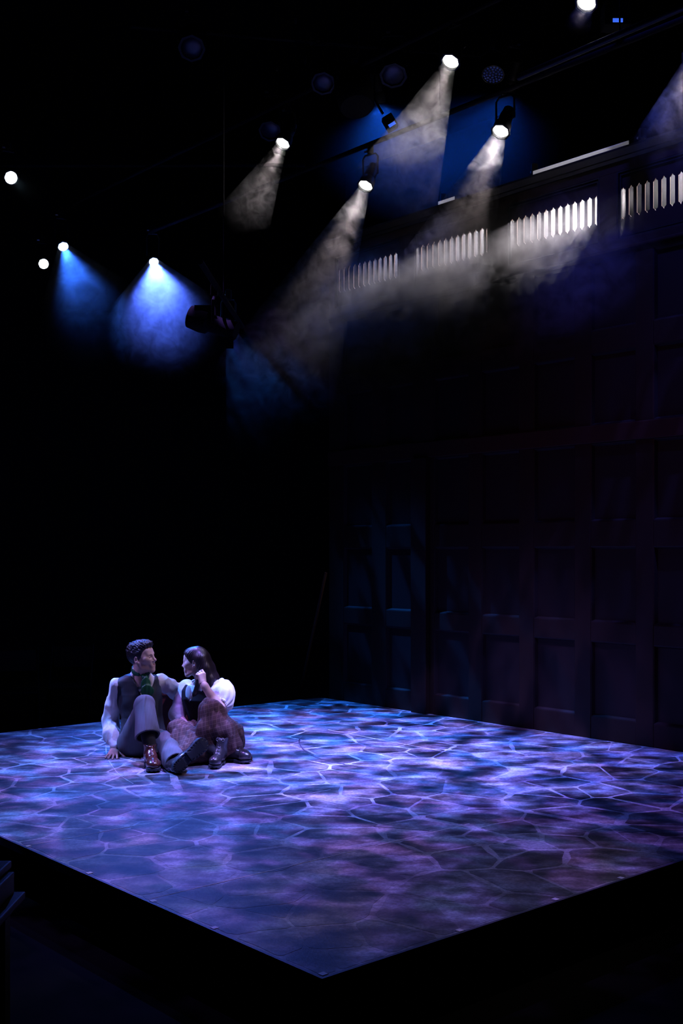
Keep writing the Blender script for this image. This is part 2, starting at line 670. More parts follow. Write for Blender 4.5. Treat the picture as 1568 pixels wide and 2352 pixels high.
slat_me = None
for a, b, n in frames:
    pitch = 0.0765
    w = 0.044
    g0 = (a + b) / 2 - n * pitch / 2
    z0, z1, zt, zb = 4.325, 4.535, 4.69, 4.13
    mb = MB()
    # board above and below the slots, with the pointed slot ends cut into it
    for k in range(n):
        t0 = g0 + k * pitch
        l, r, m = t0 + (pitch - w) / 2, t0 + (pitch + w) / 2, t0 + pitch / 2
        top = [(t0, zt), (t0, z1), (l, z1), (l + 0.006, z1 + 0.007), (l + 0.011, z1 + 0.008), (m, z1 + 0.026), (r - 0.011, z1 + 0.008), (r - 0.006, z1 + 0.007), (r, z1), (t0 + pitch, z1), (t0 + pitch, zt)]
        bot = [(t0, zb), (t0, z0), (l, z0), (l + 0.006, z0 - 0.007), (l + 0.011, z0 - 0.008), (m, z0 - 0.026), (r - 0.011, z0 - 0.008), (r - 0.006, z0 - 0.007), (r, z0), (t0 + pitch, z0), (t0 + pitch, zb)]
        mb.prism(top, WS + 0.026, WS + 0.033, place, 0, 1)
        mb.prism(bot, WS + 0.026, WS + 0.033, place, 0, 1)
    mb.box((WS + 0.026, a, zb), (WS + 0.033, g0, zt))
    mb.box((WS + 0.026, g0 + n * pitch, zb), (WS + 0.033, b, zt))
    mb.build('slotted_board', [M['panel'], M['raw_wood']], wall)
    if slat_me is None:
        h = (pitch - w) / 2
        slat_me = MB().prism([(-h, z0), (h, z0), (h, z1), (-h, z1)], 0.026, 0.033, place, 0, 1).mesh('slat', [M['panel'], M['raw_wood']])
    for k in range(n + 1):
        o = link('slat', slat_me, wall)
        o.location = (WS, g0 + k * pitch, 0)
    # double moulding inside the frame
    for off, sd in ((0.0, 0.0), (0.022, 0.010)):
        q = 0.012
        a2, b2, zb2, zt2 = a + off, b - off, zb + off, zt - off
        mm = MB()
        mm.box((WS + sd, a2, zt2 - q), (WS + 0.028, b2, zt2))
        mm.box((WS + sd, a2, zb2), (WS + 0.028, b2, zb2 + q))
        mm.box((WS + sd, a2, zb2 + q), (WS + 0.028, a2 + q, zt2 - q))
        mm.box((WS + sd, b2 - q, zb2 + q), (WS + 0.028, b2, zt2 - q))
        mm.build('frame_moulding', M['black_metal'], wall)

# added translucent pieces imitating patches of light on the wall's top edge, lit from behind by the lamps hidden there
fm = bpy.data.materials.new('edge_light_strip')
fm.use_nodes = True
nt = fm.node_tree
nt.nodes.clear()
tr = nt.nodes.new('ShaderNodeBsdfTranslucent')
tr.inputs[0].default_value = (0.8, 0.82, 0.85, 1)
out = nt.nodes.new('ShaderNodeOutputMaterial')
nt.links.new(tr.outputs[0], out.inputs[0])
for t0, t1 in ((2.12, 3.10), (4.03, 4.24), (-0.2, 0.8)):
    MB().box((WS - 0.089, t0, 4.851), (WS - 0.085, t1, 4.882)).build('edge_light_strip', fm, wall)

# brace behind the free end of the wall
br = thing('wall_brace', 'thin dark diagonal brace propping the free end of the panelled wall', 'brace', S(5.2, 6.0, HZ), 0)
p, q = W(748, 1315, 12.2) - br.location, W(676, 1612, 12.35) - br.location
q.z = 0.02
MB().tube([p, q], 0.018, 6).build('brace_bar', M['wood'], br)
MB().box((q.x - 0.08, q.y - 0.06, 0), (q.x + 0.08, q.y + 0.06, 0.03)).build('foot_plate', M['black_metal'], br)

# ------------------------------------------------------------------ sculpting: distance fields meshed with surface nets
class Field:
    def __init__(self, lo, hi, h):
        self.h = h
        self.o = np.array(lo, np.float32)
        self.n = np.ceil((np.array(hi) - np.array(lo)) / h).astype(int) + 1
        self.ax = [self.o[i] + h * np.arange(self.n[i], dtype=np.float32) for i in range(3)]
        self.F = np.full(self.n, 0.4, np.float32)

    def win(self, lo, hi):
        sl = []
        for i in range(3):
            a = int(max(0, math.floor((lo[i] - self.o[i]) / self.h)))
            b = int(min(self.n[i], math.ceil((hi[i] - self.o[i]) / self.h) + 1))
            if b <= a:
                return None, None
            sl.append(slice(a, b))
        return tuple(sl), (self.ax[0][sl[0]][:, None, None], self.ax[1][sl[1]][None, :, None], self.ax[2][sl[2]][None, None, :])

    def put(self, fn, lo, hi, k=0.01, op='add'):
        m = k + 0.02
        sl, P = self.win([v - m for v in lo], [v + m for v in hi])
        if sl is None:
            return self
        d = fn(*P).astype(np.float32)
        f = self.F[sl]
        if op == 'sub':
            f, d = -f, d
            h = np.maximum(k - np.abs(f - d), 0) / max(k, 1e-6)
            self.F[sl] = -(np.minimum(f, d) - h * h * k / 4)
        else:
            h = np.maximum(k - np.abs(f - d), 0) / max(k, 1e-6)
            self.F[sl] = np.minimum(f, d) - h * h * k / 4
        return self

    def cap(self, a, b, ra, rb=None, k=0.01, op='add'):
        rb = ra if rb is None else rb
        a, b = np.array(a, np.float32), np.array(b, np.float32)
        ba = b - a
        bb = float(ba @ ba) + 1e-12

        def fn(x, y, z):
            px, py, pz = x - a[0], y - a[1], z - a[2]
            t = np.clip((px * ba[0] + py * ba[1] + pz * ba[2]) / bb, 0, 1)
            return np.sqrt((px - t * ba[0]) ** 2 + (py - t * ba[1]) ** 2 + (pz - t * ba[2]) ** 2) - (ra + (rb - ra) * t)
        R = max(ra, rb)
        return self.put(fn, np.minimum(a, b) - R, np.maximum(a, b) + R, k, op)

    def chain(self, pts, rs, k=0.01):
        for i in range(len(pts) - 1):
            self.cap(pts[i], pts[i + 1], rs[i], rs[i + 1], k)
        return self

    def ell(self, c, r, Mx=None, k=0.01, op='add'):
        c, r = np.array(c, np.float32), np.array(r, np.float32)
        Mx = np.eye(3, dtype=np.float32) if Mx is None else np.array(Mx, np.float32)   # rows: local axes

        def fn(x, y, z):
            p = [x - c[0], y - c[1], z - c[2]]
            q = [sum(Mx[i][j] * p[j] for j in range(3)) for i in range(3)]
            k0 = np.sqrt(sum((q[i] / r[i]) ** 2 for i in range(3)))
            k1 = np.sqrt(sum((q[i] / r[i] ** 2) ** 2 for i in range(3))) + 1e-6
            return k0 * (k0 - 1) / k1
        R = float(r.max())
        return self.put(fn, c - R, c + R, k, op)

    def loft(self, secs, Rv, Fv, grow=0.0, k=0.01):
        """upright body: secs = [(z, (x, y), half width, half depth)]"""
        zs = np.array([s[0] for s in secs], np.float32)
        xs, ys = [np.array([s[1][i] for s in secs], np.float32) for i in range(2)]
        a_, b_ = [np.array([s[2 + i] for s in secs], np.float32) + grow for i in range(2)]

        def fn(x, y, z):
            zz = np.clip(z, zs[0], zs[-1])
            cx, cy_, a, b = [np.interp(zz, zs, q) for q in (xs, ys, a_, b_)]
            p, q = (x - cx) * Rv[0] + (y - cy_) * Rv[1], (x - cx) * Fv[0] + (y - cy_) * Fv[1]
            e = np.sqrt((p / a) ** 2 + (q / b) ** 2)
            d2 = (e - 1) * np.minimum(a, b)
            dz = np.maximum(zs[0] - z, z - zs[-1])
            return np.maximum(d2, dz) + 0 * z
        R = float(max(a_.max(), b_.max()))
        return self.put(fn, (xs.min() - R, ys.min() - R, zs[0]), (xs.max() + R, ys.max() + R, zs[-1]), k)

    def carve(self, fn, lo=None, hi=None):
        """F = max(F, fn)"""
        lo = self.o if lo is None else lo
        hi = self.o + self.h * self.n if hi is None else hi
        sl, P = self.win(lo, hi)
        if sl is not None:
            self.F[sl] = np.maximum(self.F[sl], fn(*P).astype(np.float32))
        return self

    def plane(self, p, n):
        """keep the side the normal points away from"""
        p, n = Vector(p), Vector(n).normalized()
        return self.carve(lambda x, y, z: (x - p.x) * n.x + (y - p.y) * n.y + (z - p.z) * n.z)

    def warp(self, fn):
        x, y, z = self.ax[0][:, None, None], self.ax[1][None, :, None], self.ax[2][None, None, :]
        near = np.abs(self.F) < 0.05
        idx = np.nonzero(near)
        self.F[idx] += fn(self.ax[0][idx[0]], self.ax[1][idx[1]], self.ax[2][idx[2]]).astype(np.float32)
        return self

    def mesh(self):
        F, h, o = self.F, self.h, self.o
        F = np.pad(F, 1, constant_values=0.4)
        o = o - h
        ins = F < 0
        n = F.shape
        c = [slice(0, -1), slice(1, None)]
        cnt = np.zeros([q - 1 for q in n], np.int8)
        for i in range(8):
            cnt += ins[c[i & 1], c[(i >> 1) & 1], c[(i >> 2) & 1]]
        cells = np.nonzero((cnt > 0) & (cnt < 8))
        ids = -np.ones([q - 1 for q in n], np.int32)
        ids[cells] = np.arange(len(cells[0]))
        acc = np.zeros((len(cells[0]), 3), np.float32)
        w = np.zeros(len(cells[0]), np.float32)
        off = [(i & 1, (i >> 1) & 1, (i >> 2) & 1) for i in range(8)]
        val = [F[cells[0] + a, cells[1] + b, cells[2] + d] for a, b, d in off]
        for i in range(8):
            for ax in range(3):
                j = i | (1 << ax)
                if j == i:
                    continue
                cr = (val[i] < 0) != (val[j] < 0)
                t = np.where(cr, val[i] / (val[i] - val[j] + 1e-20), 0)
                p = np.array(off[i], np.float32)[None, :].repeat(len(t), 0)
                p[:, ax] += t
                acc += p * cr[:, None]
                w += cr
        V = (acc / w[:, None] + np.stack(cells, 1)) * h + o
        quads = []
        for ax in range(3):
            a1, a2 = (ax + 1) % 3, (ax + 2) % 3
            s0 = [slice(None)] * 3
            s1 = [slice(None)] * 3
            s0[ax], s1[ax] = slice(0, -1), slice(1, None)
            d = ins[tuple(s0)] != ins[tuple(s1)]
            e = list(np.nonzero(d))
            ok = (e[a1] > 0) & (e[a2] > 0) & (e[a1] < n[a1] - 1) & (e[a2] < n[a2] - 1)
            e = [q[ok] for q in e]
            flip = ins[tuple(s0)][tuple(e)]

            def at(d1, d2):
                q = list(e)
                q[a1] = q[a1] - d1
                q[a2] = q[a2] - d2
                return ids[tuple(q)]
            Q = np.stack([at(1, 1), at(0, 1), at(0, 0), at(1, 0)], 1)
            Q[~flip] = Q[~flip][:, ::-1]
            quads.append(Q)
        return V, np.concatenate(quads)


def xform(VF, Mx):
    V, Q = VF
    Mx = np.array(Mx)
    V2 = V @ Mx[:3, :3].T + Mx[:3, 3]
    if np.linalg.det(Mx[:3, :3]) < 0:
        Q = Q[:, ::-1]
    return V2.astype(np.float32), Q


def sculpt(name, parts, mats, parent, attr=None):
    """join meshed fields into one mesh object; parts in world space"""
    base = np.array(root_loc(parent), np.float32)
    V = np.concatenate([p[0] for p in parts]) - base
    qs, b = [], 0
    for p in parts:
        qs.append(p[1] + b)
        b += len(p[0])
    Q = np.concatenate(qs).astype(np.int32)
    me = bpy.data.meshes.new(name)
    me.vertices.add(len(V))
    me.vertices.foreach_set('co', V.astype(np.float32).ravel())
    me.loops.add(Q.size)
    me.loops.foreach_set('vertex_index', Q.ravel())
    me.polygons.add(len(Q))
    me.polygons.foreach_set('loop_start', np.arange(0, Q.size, 4, dtype=np.int32))
    me.polygons.foreach_set('use_smooth', np.ones(len(Q), bool))
    me.update(calc_edges=True)
    me.validate()
    for m in (mats if isinstance(mats, (list, tuple)) else [mats]):
        me.materials.append(m)
    if attr is not None:
        a = me.color_attributes.new('tint', 'FLOAT_COLOR', 'POINT')
        a.data.foreach_set('color', attr.astype(np.float32).ravel())
    return link(name, me, parent)


def root_loc(o):
    p = Vector((0, 0, 0))
    while o is not None:
        p += o.location
        o = o.parent
    return p


_dirs = rng.normal(size=(40, 3))
_dirs /= np.linalg.norm(_dirs, axis=1)[:, None]
_ph = rng.random(40) * 6.28


def wav(x, y, z, f, seed=0, n=5, stretch=(1, 1, 1)):
    """smooth pseudo noise in -1..1"""
    r = 0
    for i in range(n):
        d = _dirs[(seed * 7 + i) % 40]
        r = r + np.sin((x * d[0] * stretch[0] + y * d[1] * stretch[1] + z * d[2] * stretch[2]) * f * (0.7 + 0.25 * i) + _ph[(seed * 5 + i) % 40])
    return r / n


def frame(fwd, up):
    """matrix with columns right, forward, up"""
    f = Vector(fwd).normalized()
    u = Vector(up)
    u = (u - f * u.dot(f)).normalized()
    r = f.cross(u)
    return Matrix(((r.x, f.x, u.x, 0), (r.y, f.y, u.y, 0), (r.z, f.z, u.z, 0), (0, 0, 0, 1)))


# ------------------------------------------------------------------ head, hand and boot, in local space
def head_field(fem=False):
    f = Field((-0.11, -0.135, -0.215), (0.11, 0.145, 0.155), 0.0026)
    f.ell((0, -0.012, 0.035), (0.074, 0.096, 0.089), k=0.02)
    f.ell((0, 0.028, -0.020), (0.060, 0.066, 0.080), k=0.035)
    f.ell((0, 0.068, 0.050), (0.048, 0.024, 0.034), k=0.03)                      # forehead
    jw = 0.045 if fem else 0.052
    for s in (-1, 1):
        f.cap((s * jw, 0.002, -0.045), (s * jw * 0.86, 0.012, -0.072), 0.016, 0.014, k=0.03)
        f.cap((s * jw * 0.86, 0.012, -0.072), (s * 0.012, 0.074, -0.100), 0.014, 0.015, k=0.03)
        f.cap((s * 0.050, 0.060, -0.008), (s * 0.030, 0.075, -0.018), 0.017, 0.016, k=0.03)   # cheekbone
    f.ell((0, 0.078, -0.098), (0.019, 0.017, 0.017), k=0.02)                     # chin
    f.cap((-0.036, 0.080, 0.024), (-0.008, 0.088, 0.019), 0.010, 0.011, k=0.018)   # brow
    f.cap((0.036, 0.080, 0.024), (0.008, 0.088, 0.019), 0.010, 0.011, k=0.018)
    for s in (-1, 1):
        f.ell((s * 0.031, 0.100, 0.005), (0.019, 0.0135, 0.012), k=0.014, op='sub')   # socket
        f.ell((s * 0.031, 0.078, 0.003), (0.0135, 0.0125, 0.0120), k=0.004)           # lid over the eyeball
    nt_ = 0.113 if fem else 0.118
    f.cap((0, 0.0895, 0.016), (0, nt_ - 0.007, -0.020), 0.0085, 0.0092, k=0.014)
    f.ell((0, nt_ - 0.005, -0.026), (0.0105, 0.0115, 0.0095), k=0.010)
    for s in (-1, 1):
        f.ell((s * 0.0125, nt_ - 0.018, -0.031), (0.0075, 0.010, 0.0075), k=0.007)
    f.ell((0, 0.086, -0.062), (0.030, 0.016, 0.024), k=0.02)                     # mouth mound
    for s in (-1, 1):
        f.cap((0, 0.0990, -0.0545), (s * 0.021, 0.0885, -0.0590), 0.0046, 0.0028, k=0.006)
        f.cap((0, 0.0972, -0.0650), (s * 0.019, 0.0885, -0.0612), 0.0056, 0.0028, k=0.006)
    f.cap((-0.020, 0.1015, -0.0597), (0.020, 0.1015, -0.0597), 0.0020, k=0.003, op='sub')
    for s in (-1, 1):                                                           # ears
        f.ell((s * 0.079, -0.010, -0.004), (0.008, 0.019, 0.031), Matrix.Rotation(s * 0.35, 3, 'Z'), k=0.008)
        f.ell((s * 0.084, -0.005, 0.000), (0.006, 0.010, 0.017), k=0.005, op='sub')
        f.ell((s * 0.076, 0.002, -0.028), (0.006, 0.008, 0.009), k=0.008)
    r = 0.047 if fem else 0.056
    f.cap((0, -0.020, -0.050), (0, -0.045, -0.22), r, r + 0.006, k=0.03)
    return f


def lips_tint(V, base, lip, brow_=None):
    d = np.full(len(V), 9.0)
    for s in (-1, 1):
        for a, b, r in (((0, 0.1005, -0.0545), (s * 0.020, 0.090, -0.0590), 0.0055), ((0, 0.0995, -0.0650), (s * 0.018, 0.090, -0.0610), 0.0065)):
            a, b = np.array(a), np.array(b)
            t = np.clip(((V - a) @ (b - a)) / ((b - a) @ (b - a)), 0, 1)
            d = np.minimum(d, np.linalg.norm(V - a - t[:, None] * (b - a), axis=1) / r)
    w = np.clip((1.15 - d) / 0.3, 0, 1)[:, None]
    c = np.array(base) * (1 - w) + np.array(lip) * w
    return np.concatenate([c, np.ones((len(V), 1))], 1)


def hand_field(curl, spread=1.0, thumb=(0.5, 0.3, 0.3), thumb_dir=(0.75, 0.6, -0.25)):
    """wrist at the origin, fingers along +y, back of the hand +z, thumb at +x; curl = per finger three bends"""
    f = Field((-0.075, -0.04, -0.105), (0.105, 0.215, 0.065), 0.0022)
    bx = (0.030, 0.010, -0.010, -0.028)
    ln = ((0.044, 0.027, 0.021), (0.048, 0.031, 0.022), (0.045, 0.029, 0.021), (0.035, 0.021, 0.019))
    f.cap((0, -0.04, 0), (0, 0.01, 0), 0.024, 0.023, k=0.02)
    for i in range(4):
        x = bx[i]
        base = (x, 0.083 - 0.004 * abs(i - 1), 0.002 - 0.002 * abs(i - 1.5))
        f.cap((x * 0.65, 0.012, -0.003), base, 0.0145, 0.0105, k=0.016)
        p = Vector(base)
        a = 0.0
        sp = (x * 3.2) * spread
        r = (0.0092, 0.0082, 0.0072, 0.0064) if i < 3 else (0.0080, 0.0072, 0.0064, 0.0056)
        for j in range(3):
            a += curl[i][j]
            d = Vector((math.sin(sp) * math.cos(a), math.cos(sp) * math.cos(a), -math.sin(a)))
            q = p + d * ln[i][j]
            f.cap(p, q, r[j], r[j + 1], k=0.004)
            p = q
    p = Vector((0.020, 0.018, -0.010))
    d = Vector(thumb_dir).normalized()
    inw = Vector((-0.6, 0.6, -0.5)).normalized()
    for j, (L_, r0, r1) in enumerate(((0.042, 0.0155, 0.0115), (0.034, 0.0108, 0.0095), (0.026, 0.0095, 0.0075))):
        q = p + d * L_
        f.cap(p, q, r0, r1, k=0.010 if j == 0 else 0.004)
        p = q
        d = (d + inw * thumb[j]).normalized()
    return f


def boot_parts(L_=0.295, wd=0.050, shaft=0.20, lug=0.032):
    """origin under the heel centre, toe along +y, up +z; returns upper, sole, laces as (V, Q) / tube list"""
    k = L_ / 0.295
    up = Field((-0.075, -0.075, 0.0), (0.075, L_ - 0.02, shaft + 0.05), 0.0030)
    toe = L_ - 0.055 - wd * 0.75
    up.cap((0, 0.0, 0.055), (0, 0.02 * k, 0.055), wd * 0.80, wd * 0.80, k=0.02)
    up.cap((0, 0.09 * k, 0.062), (0.003, toe - 0.03, 0.056), wd * 0.74, wd * 0.86, k=0.03)
    up.ell((0.003, toe, 0.055), (wd * 0.93, wd * 1.05, 0.033), k=0.03)
    up.cap((0, 0.008, 0.09), (0, 0.075 * k, 0.088), 0.038, 0.036, k=0.03)
    up.cap((0, 0.012, 0.10), (0, 0.004, shaft), 0.041, 0.047, k=0.03)
    up.cap((0, 0.075 * k, 0.085), (0, 0.045, shaft - 0.02), 0.030, 0.026, k=0.03)
    up.ell((0, 0.004, shaft + 0.012), (0.036, 0.040, 0.03), k=0.004, op='sub')
    up.plane((0, 0, shaft + 0.004), (0, 0.15, 1))
    up.plane((0, 0, lug), (0, 0, -1))
    yt = toe
    up.warp(lambda x, y, z: 0.0016 * np.exp(-((y - (yt - 0.018)) / 0.003) ** 2) + 0.0014 * wav(x, y, z, 55, 3) * np.clip((z - 0.07) * 30, 0, 1))
    so = Field((-0.075, -0.07, -0.004), (0.075, L_, 0.052), 0.0028)
    so.cap((0, -0.004, 0), (0, 0.045 * k, 0), wd * 0.84, k=0.02)
    so.cap((0, 0.045 * k, 0), (0.003, toe, 0), wd * 0.66, wd * 1.02, k=0.03)
    so.F = np.full_like(so.F, 0.4)

    def foot(x, y, z):
        def c2(ax, ay, bx_, by, ra, rb):
            t = np.clip(((x - ax) * (bx_ - ax) + (y - ay) * (by - ay)) / ((bx_ - ax) ** 2 + (by - ay) ** 2), 0, 1)
            return np.sqrt((x - ax - t * (bx_ - ax)) ** 2 + (y - ay - t * (by - ay)) ** 2) - (ra + (rb - ra) * t)
        a = c2(0, 0.0, 0, 0.03 * k, wd * 0.82, wd * 0.80)
        b = c2(0, 0.03 * k, 0.003, toe - 0.03, wd * 0.66, wd * 0.98)
        c = c2(0.003, toe - 0.03, 0.003, toe, wd * 0.98, wd * 0.98)
        h = np.maximum(0.03 - np.abs(a - b), 0) / 0.03
        m = np.minimum(a, b) - h * h * 0.03 / 4
        d2 = np.minimum(m, c)
        arch = (y > 0.052 * k) & (y < 0.078 * k)
        z0 = np.where(y < 0.052 * k, 0.0, np.where(y < 0.09 * k, lug * 0.62, 0.004 + 0.010 * np.clip((y - toe) / 0.05, 0, 1)))
        # lugs: radial grooves round the rim
        ang = np.arctan2(x, (y - np.where(y < 0.065 * k, 0.005, toe - 0.05)) * 0.8)
        groove = (np.sin(ang * 16) > 0.35) & (d2 > -0.017) & (d2 < 0.004)
        z0 = z0 + np.where(groove, 0.005, 0)
        return np.maximum(np.maximum(d2, z - (lug + 0.002)), z0 - z)
    so.put(foot, (-0.075, -0.07, -0.01), (0.075, L_, 0.05), k=0.001)
    laces = []
    n = 6
    for i in range(n):
        t = i / (n - 1)
        y0 = (0.120 * k) * (1 - t) + (0.046) * t
        z0 = 0.098 * (1 - t) + (shaft - 0.01) * t
        if t < 0.5:
            z0 -= 0.002
        hw = 0.017
        laces.append([(-hw, y0 - 0.004, z0 - 0.004), (-hw * 0.5, y0 + 0.006, z0 + 0.002), (hw * 0.5, y0 + 0.0, z0 + 0.010), (hw, y0 - 0.01, z0 + 0.008)])
        laces.append([(hw, y0 - 0.004, z0 - 0.004), (hw * 0.5, y0 + 0.006, z0 + 0.002), (-hw * 0.5, y0 + 0.0, z0 + 0.010), (-hw, y0 - 0.01, z0 + 0.008)])
    z0 = shaft - 0.008
    for s in (-1, 1):
        laces.append([(0, 0.052, z0), (s * 0.02, 0.066, z0 + 0.014), (s * 0.034, 0.062, z0 - 0.002), (s * 0.02, 0.066, z0 - 0.012), (0, 0.056, z0)])
    return up.mesh(), so.mesh(), laces

# ------------------------------------------------------------------ people: cloth and skin materials
def skin_mat(name):
    m = bpy.data.materials.new(name)
    m.use_nodes = True
    nt = m.node_tree
    b = nt.nodes['Principled BSDF']
    a = nt.nodes.new('ShaderNodeAttribute')
    a.attribute_name = 'tint'
    nt.links.new(a.outputs['Color'], b.inputs['Base Color'])
    b.inputs['Roughness'].default_value = 0.48
    b.inputs['Subsurface Weight'].default_value = 0.12
    b.inputs['Subsurface Radius'].default_value = (0.012, 0.005, 0.003)
    b.inputs['Subsurface Scale'].default_value = 0.6
    return m


def lined(name, base, line, kx, kz, width, amount, rough=0.8, rot=(0, 0, 0), second=None):
    """cloth with thin woven lines along two directions"""
    m = bpy.data.materials.new(name)
    m.use_nodes = True
    nt = m.node_tree
    N, L = nt.nodes.new, nt.links.new
    b = nt.nodes['Principled BSDF']
    b.inputs['Roughness'].default_value = rough
    b.inputs['Sheen Weight'].default_value = 0.03
    g = N('ShaderNodeNewGeometry')
    mp = N('ShaderNodeMapping')
    mp.inputs['Rotation'].default_value = rot
    L(g.outputs['Position'], mp.inputs[0])
    sx = N('ShaderNodeSeparateXYZ')
    L(mp.outputs[0], sx.inputs[0])
    tot = None
    for ax, k in ((0, kx), (2, kz)):
        if not k:
            continue
        a = N('ShaderNodeMath')
        a.operation = 'MULTIPLY'
        a.inputs[1].default_value = k
        L(sx.outputs[ax], a.inputs[0])
        f = N('ShaderNodeMath')
        f.operation = 'FRACT'
        L(a.outputs[0], f.inputs[0])
        c = N('ShaderNodeMath')
        c.operation = 'LESS_THAN'
        c.inputs[1].default_value = width
        L(f.outputs[0], c.inputs[0])
        if tot is None:
            tot = c
        else:
            s = N('ShaderNodeMath')
            s.operation = 'MAXIMUM'
            L(tot.outputs[0], s.inputs[0])
            L(c.outputs[0], s.inputs[1])
            tot = s
    am = N('ShaderNodeMath')
    am.operation = 'MULTIPLY'
    am.inputs[1].default_value = amount
    L(tot.outputs[0], am.inputs[0])
    n = N('ShaderNodeTexNoise')
    n.inputs['Scale'].default_value = 14
    L(g.outputs['Position'], n.inputs['Vector'])
    bx = N('ShaderNodeMix')
    bx.data_type = 'RGBA'
    bx.inputs[6].default_value = (*base, 1)
    bx.inputs[7].default_value = (*(second or base), 1)
    L(n.outputs[0], bx.inputs[0])
    x = N('ShaderNodeMix')
    x.data_type = 'RGBA'
    L(am.outputs[0], x.inputs[0])
    L(bx.outputs[2], x.inputs[6])
    x.inputs[7].default_value = (*line, 1)
    L(x.outputs[2], b.inputs['Base Color'])
    return m


M['skin'] = skin_mat('skin')
M['shirt'] = mat('cream_cotton', (0.72, 0.68, 0.64), 0.8, sheen=0.2, bump=(60, 0.15))
M['blouse'] = mat('white_cotton', (0.80, 0.79, 0.80), 0.8, sheen=0.2, bump=(60, 0.15))
M['vest'] = lined('waistcoat_cloth', (0.008, 0.013, 0.014), (0.03, 0.03, 0.03), 60, 0, 0.12, 0.4, 0.6, second=(0.010, 0.013, 0.013))
M['bodice'] = mat('black_bodice', (0.008, 0.006, 0.008), 0.75, spec=0.2)
M['cravat'] = mat('green_satin', (0.004, 0.06, 0.025), 0.5, spec=0.4, noise=(45, (0.012, 0.12, 0.05), 3))
M['trousers'] = lined('grey_trouser_cloth', (0.085, 0.085, 0.095), (0.13, 0.13, 0.14), 45, 0, 0.10, 0.35, 0.85, second=(0.065, 0.065, 0.072))
M['skirt'] = lined('brown_check_wool', (0.075, 0.033, 0.026), (0.26, 0.15, 0.13), 40, 34, 0.12, 0.36, 0.9, rot=(0.1, 0.25, 0.5), second=(0.06, 0.026, 0.026))
M['hair_m'] = mat('black_curly_hair', (0.009, 0.007, 0.008), 0.42, spec=0.5)
M['hair_f'] = mat('dark_long_hair', (0.014, 0.008, 0.008), 0.38, spec=0.5)
M['ox_leather'] = mat('oxblood_leather', (0.085, 0.022, 0.014), 0.22, spec=0.6, coat=0.4, noise=(18, (0.05, 0.012, 0.010), 4))
M['blk_leather'] = mat('black_leather', (0.020, 0.019, 0.022), 0.30, spec=0.6, coat=0.2, noise=(20, (0.035, 0.032, 0.035), 4))
M['rubber'] = mat('dark_rubber', (0.02, 0.025, 0.035), 0.6)
M['lace'] = mat('boot_lace', (0.03, 0.02, 0.02), 0.7)
M['lace_b'] = mat('grey_boot_lace', (0.16, 0.15, 0.16), 0.6)
M['sock'] = mat('black_sock', (0.008, 0.008, 0.01), 0.9)
M['eye'] = mat('eye_white', (0.30, 0.27, 0.26), 0.25)
M['iris'] = mat('dark_iris', (0.02, 0.012, 0.01), 0.15)


def a3(v):
    return np.array(v, np.float32)


def nrm(v):
    return Vector(v).normalized()


def boot(parent, Mx, mats_, lace, label=None, **k):
    up, so, laces = boot_parts(**k)
    o = sculpt('boot', [xform(up, Mx)], mats_, parent)
    if label:
        o['label'] = label
    sculpt('sole', [xform(so, Mx)], M['rubber'], o)
    mb = MB()
    base = root_loc(parent)
    for l in laces:
        mb.tube([Mx @ Vector(p) - base for p in l], 0.0026, 5)
    mb.build('laces', lace, o, True)
    return o


def head_parts(person, body, Mx, hairm, sc_):
    """eyes and eyebrows as sub-parts of the body"""
    base = root_loc(person)
    for s in (-1, 1):
        mb = MB()
        c = Mx @ Vector((s * 0.031, 0.0778, 0.0015))
        f = (Mx.to_3x3() @ Vector((0, 1, 0))).normalized()
        prof = [(0.0118 * math.sin(a), -0.0118 * math.cos(a)) for a in [math.pi * i / 8 for i in range(9)]]
        mb.lathe([(max(r, 0.0004) * sc_, h * sc_) for r, h in prof], c - base, f, 14, 0)
        mb.lathe([(0.0046 * sc_, 0.0106 * sc_), (0.0042 * sc_, 0.0114 * sc_), (0.001, 0.0121 * sc_)], c - base, f, 12, 1)
        mb.build('eye', [M['eye'], M['iris']], body, True)
        pts = [Mx @ Vector((s * x, y, z)) - base for x, y, z in ((0.019, 0.0870, 0.0000), (0.026, 0.0906, 0.0030), (0.033, 0.0906, 0.0030), (0.041, 0.0860, 0.0005), (0.046, 0.0800, -0.001))]
        MB().tube(pts, [0.0008 * sc_, 0.0014 * sc_, 0.0016 * sc_, 0.0016 * sc_, 0.0006], 6).build('eyelashes', hairm, body, True)
        pts = [Mx @ Vector((s * x, y, z)) - base for x, y, z in ((0.011, 0.0975, 0.0205), (0.021, 0.0955, 0.0245), (0.033, 0.0893, 0.0265), (0.046, 0.0775, 0.0215))]
        MB().tube(pts, [0.0034 * sc_, 0.0042 * sc_, 0.0036 * sc_, 0.0018 * sc_], 6).build('eyebrow', hairm, body, True)


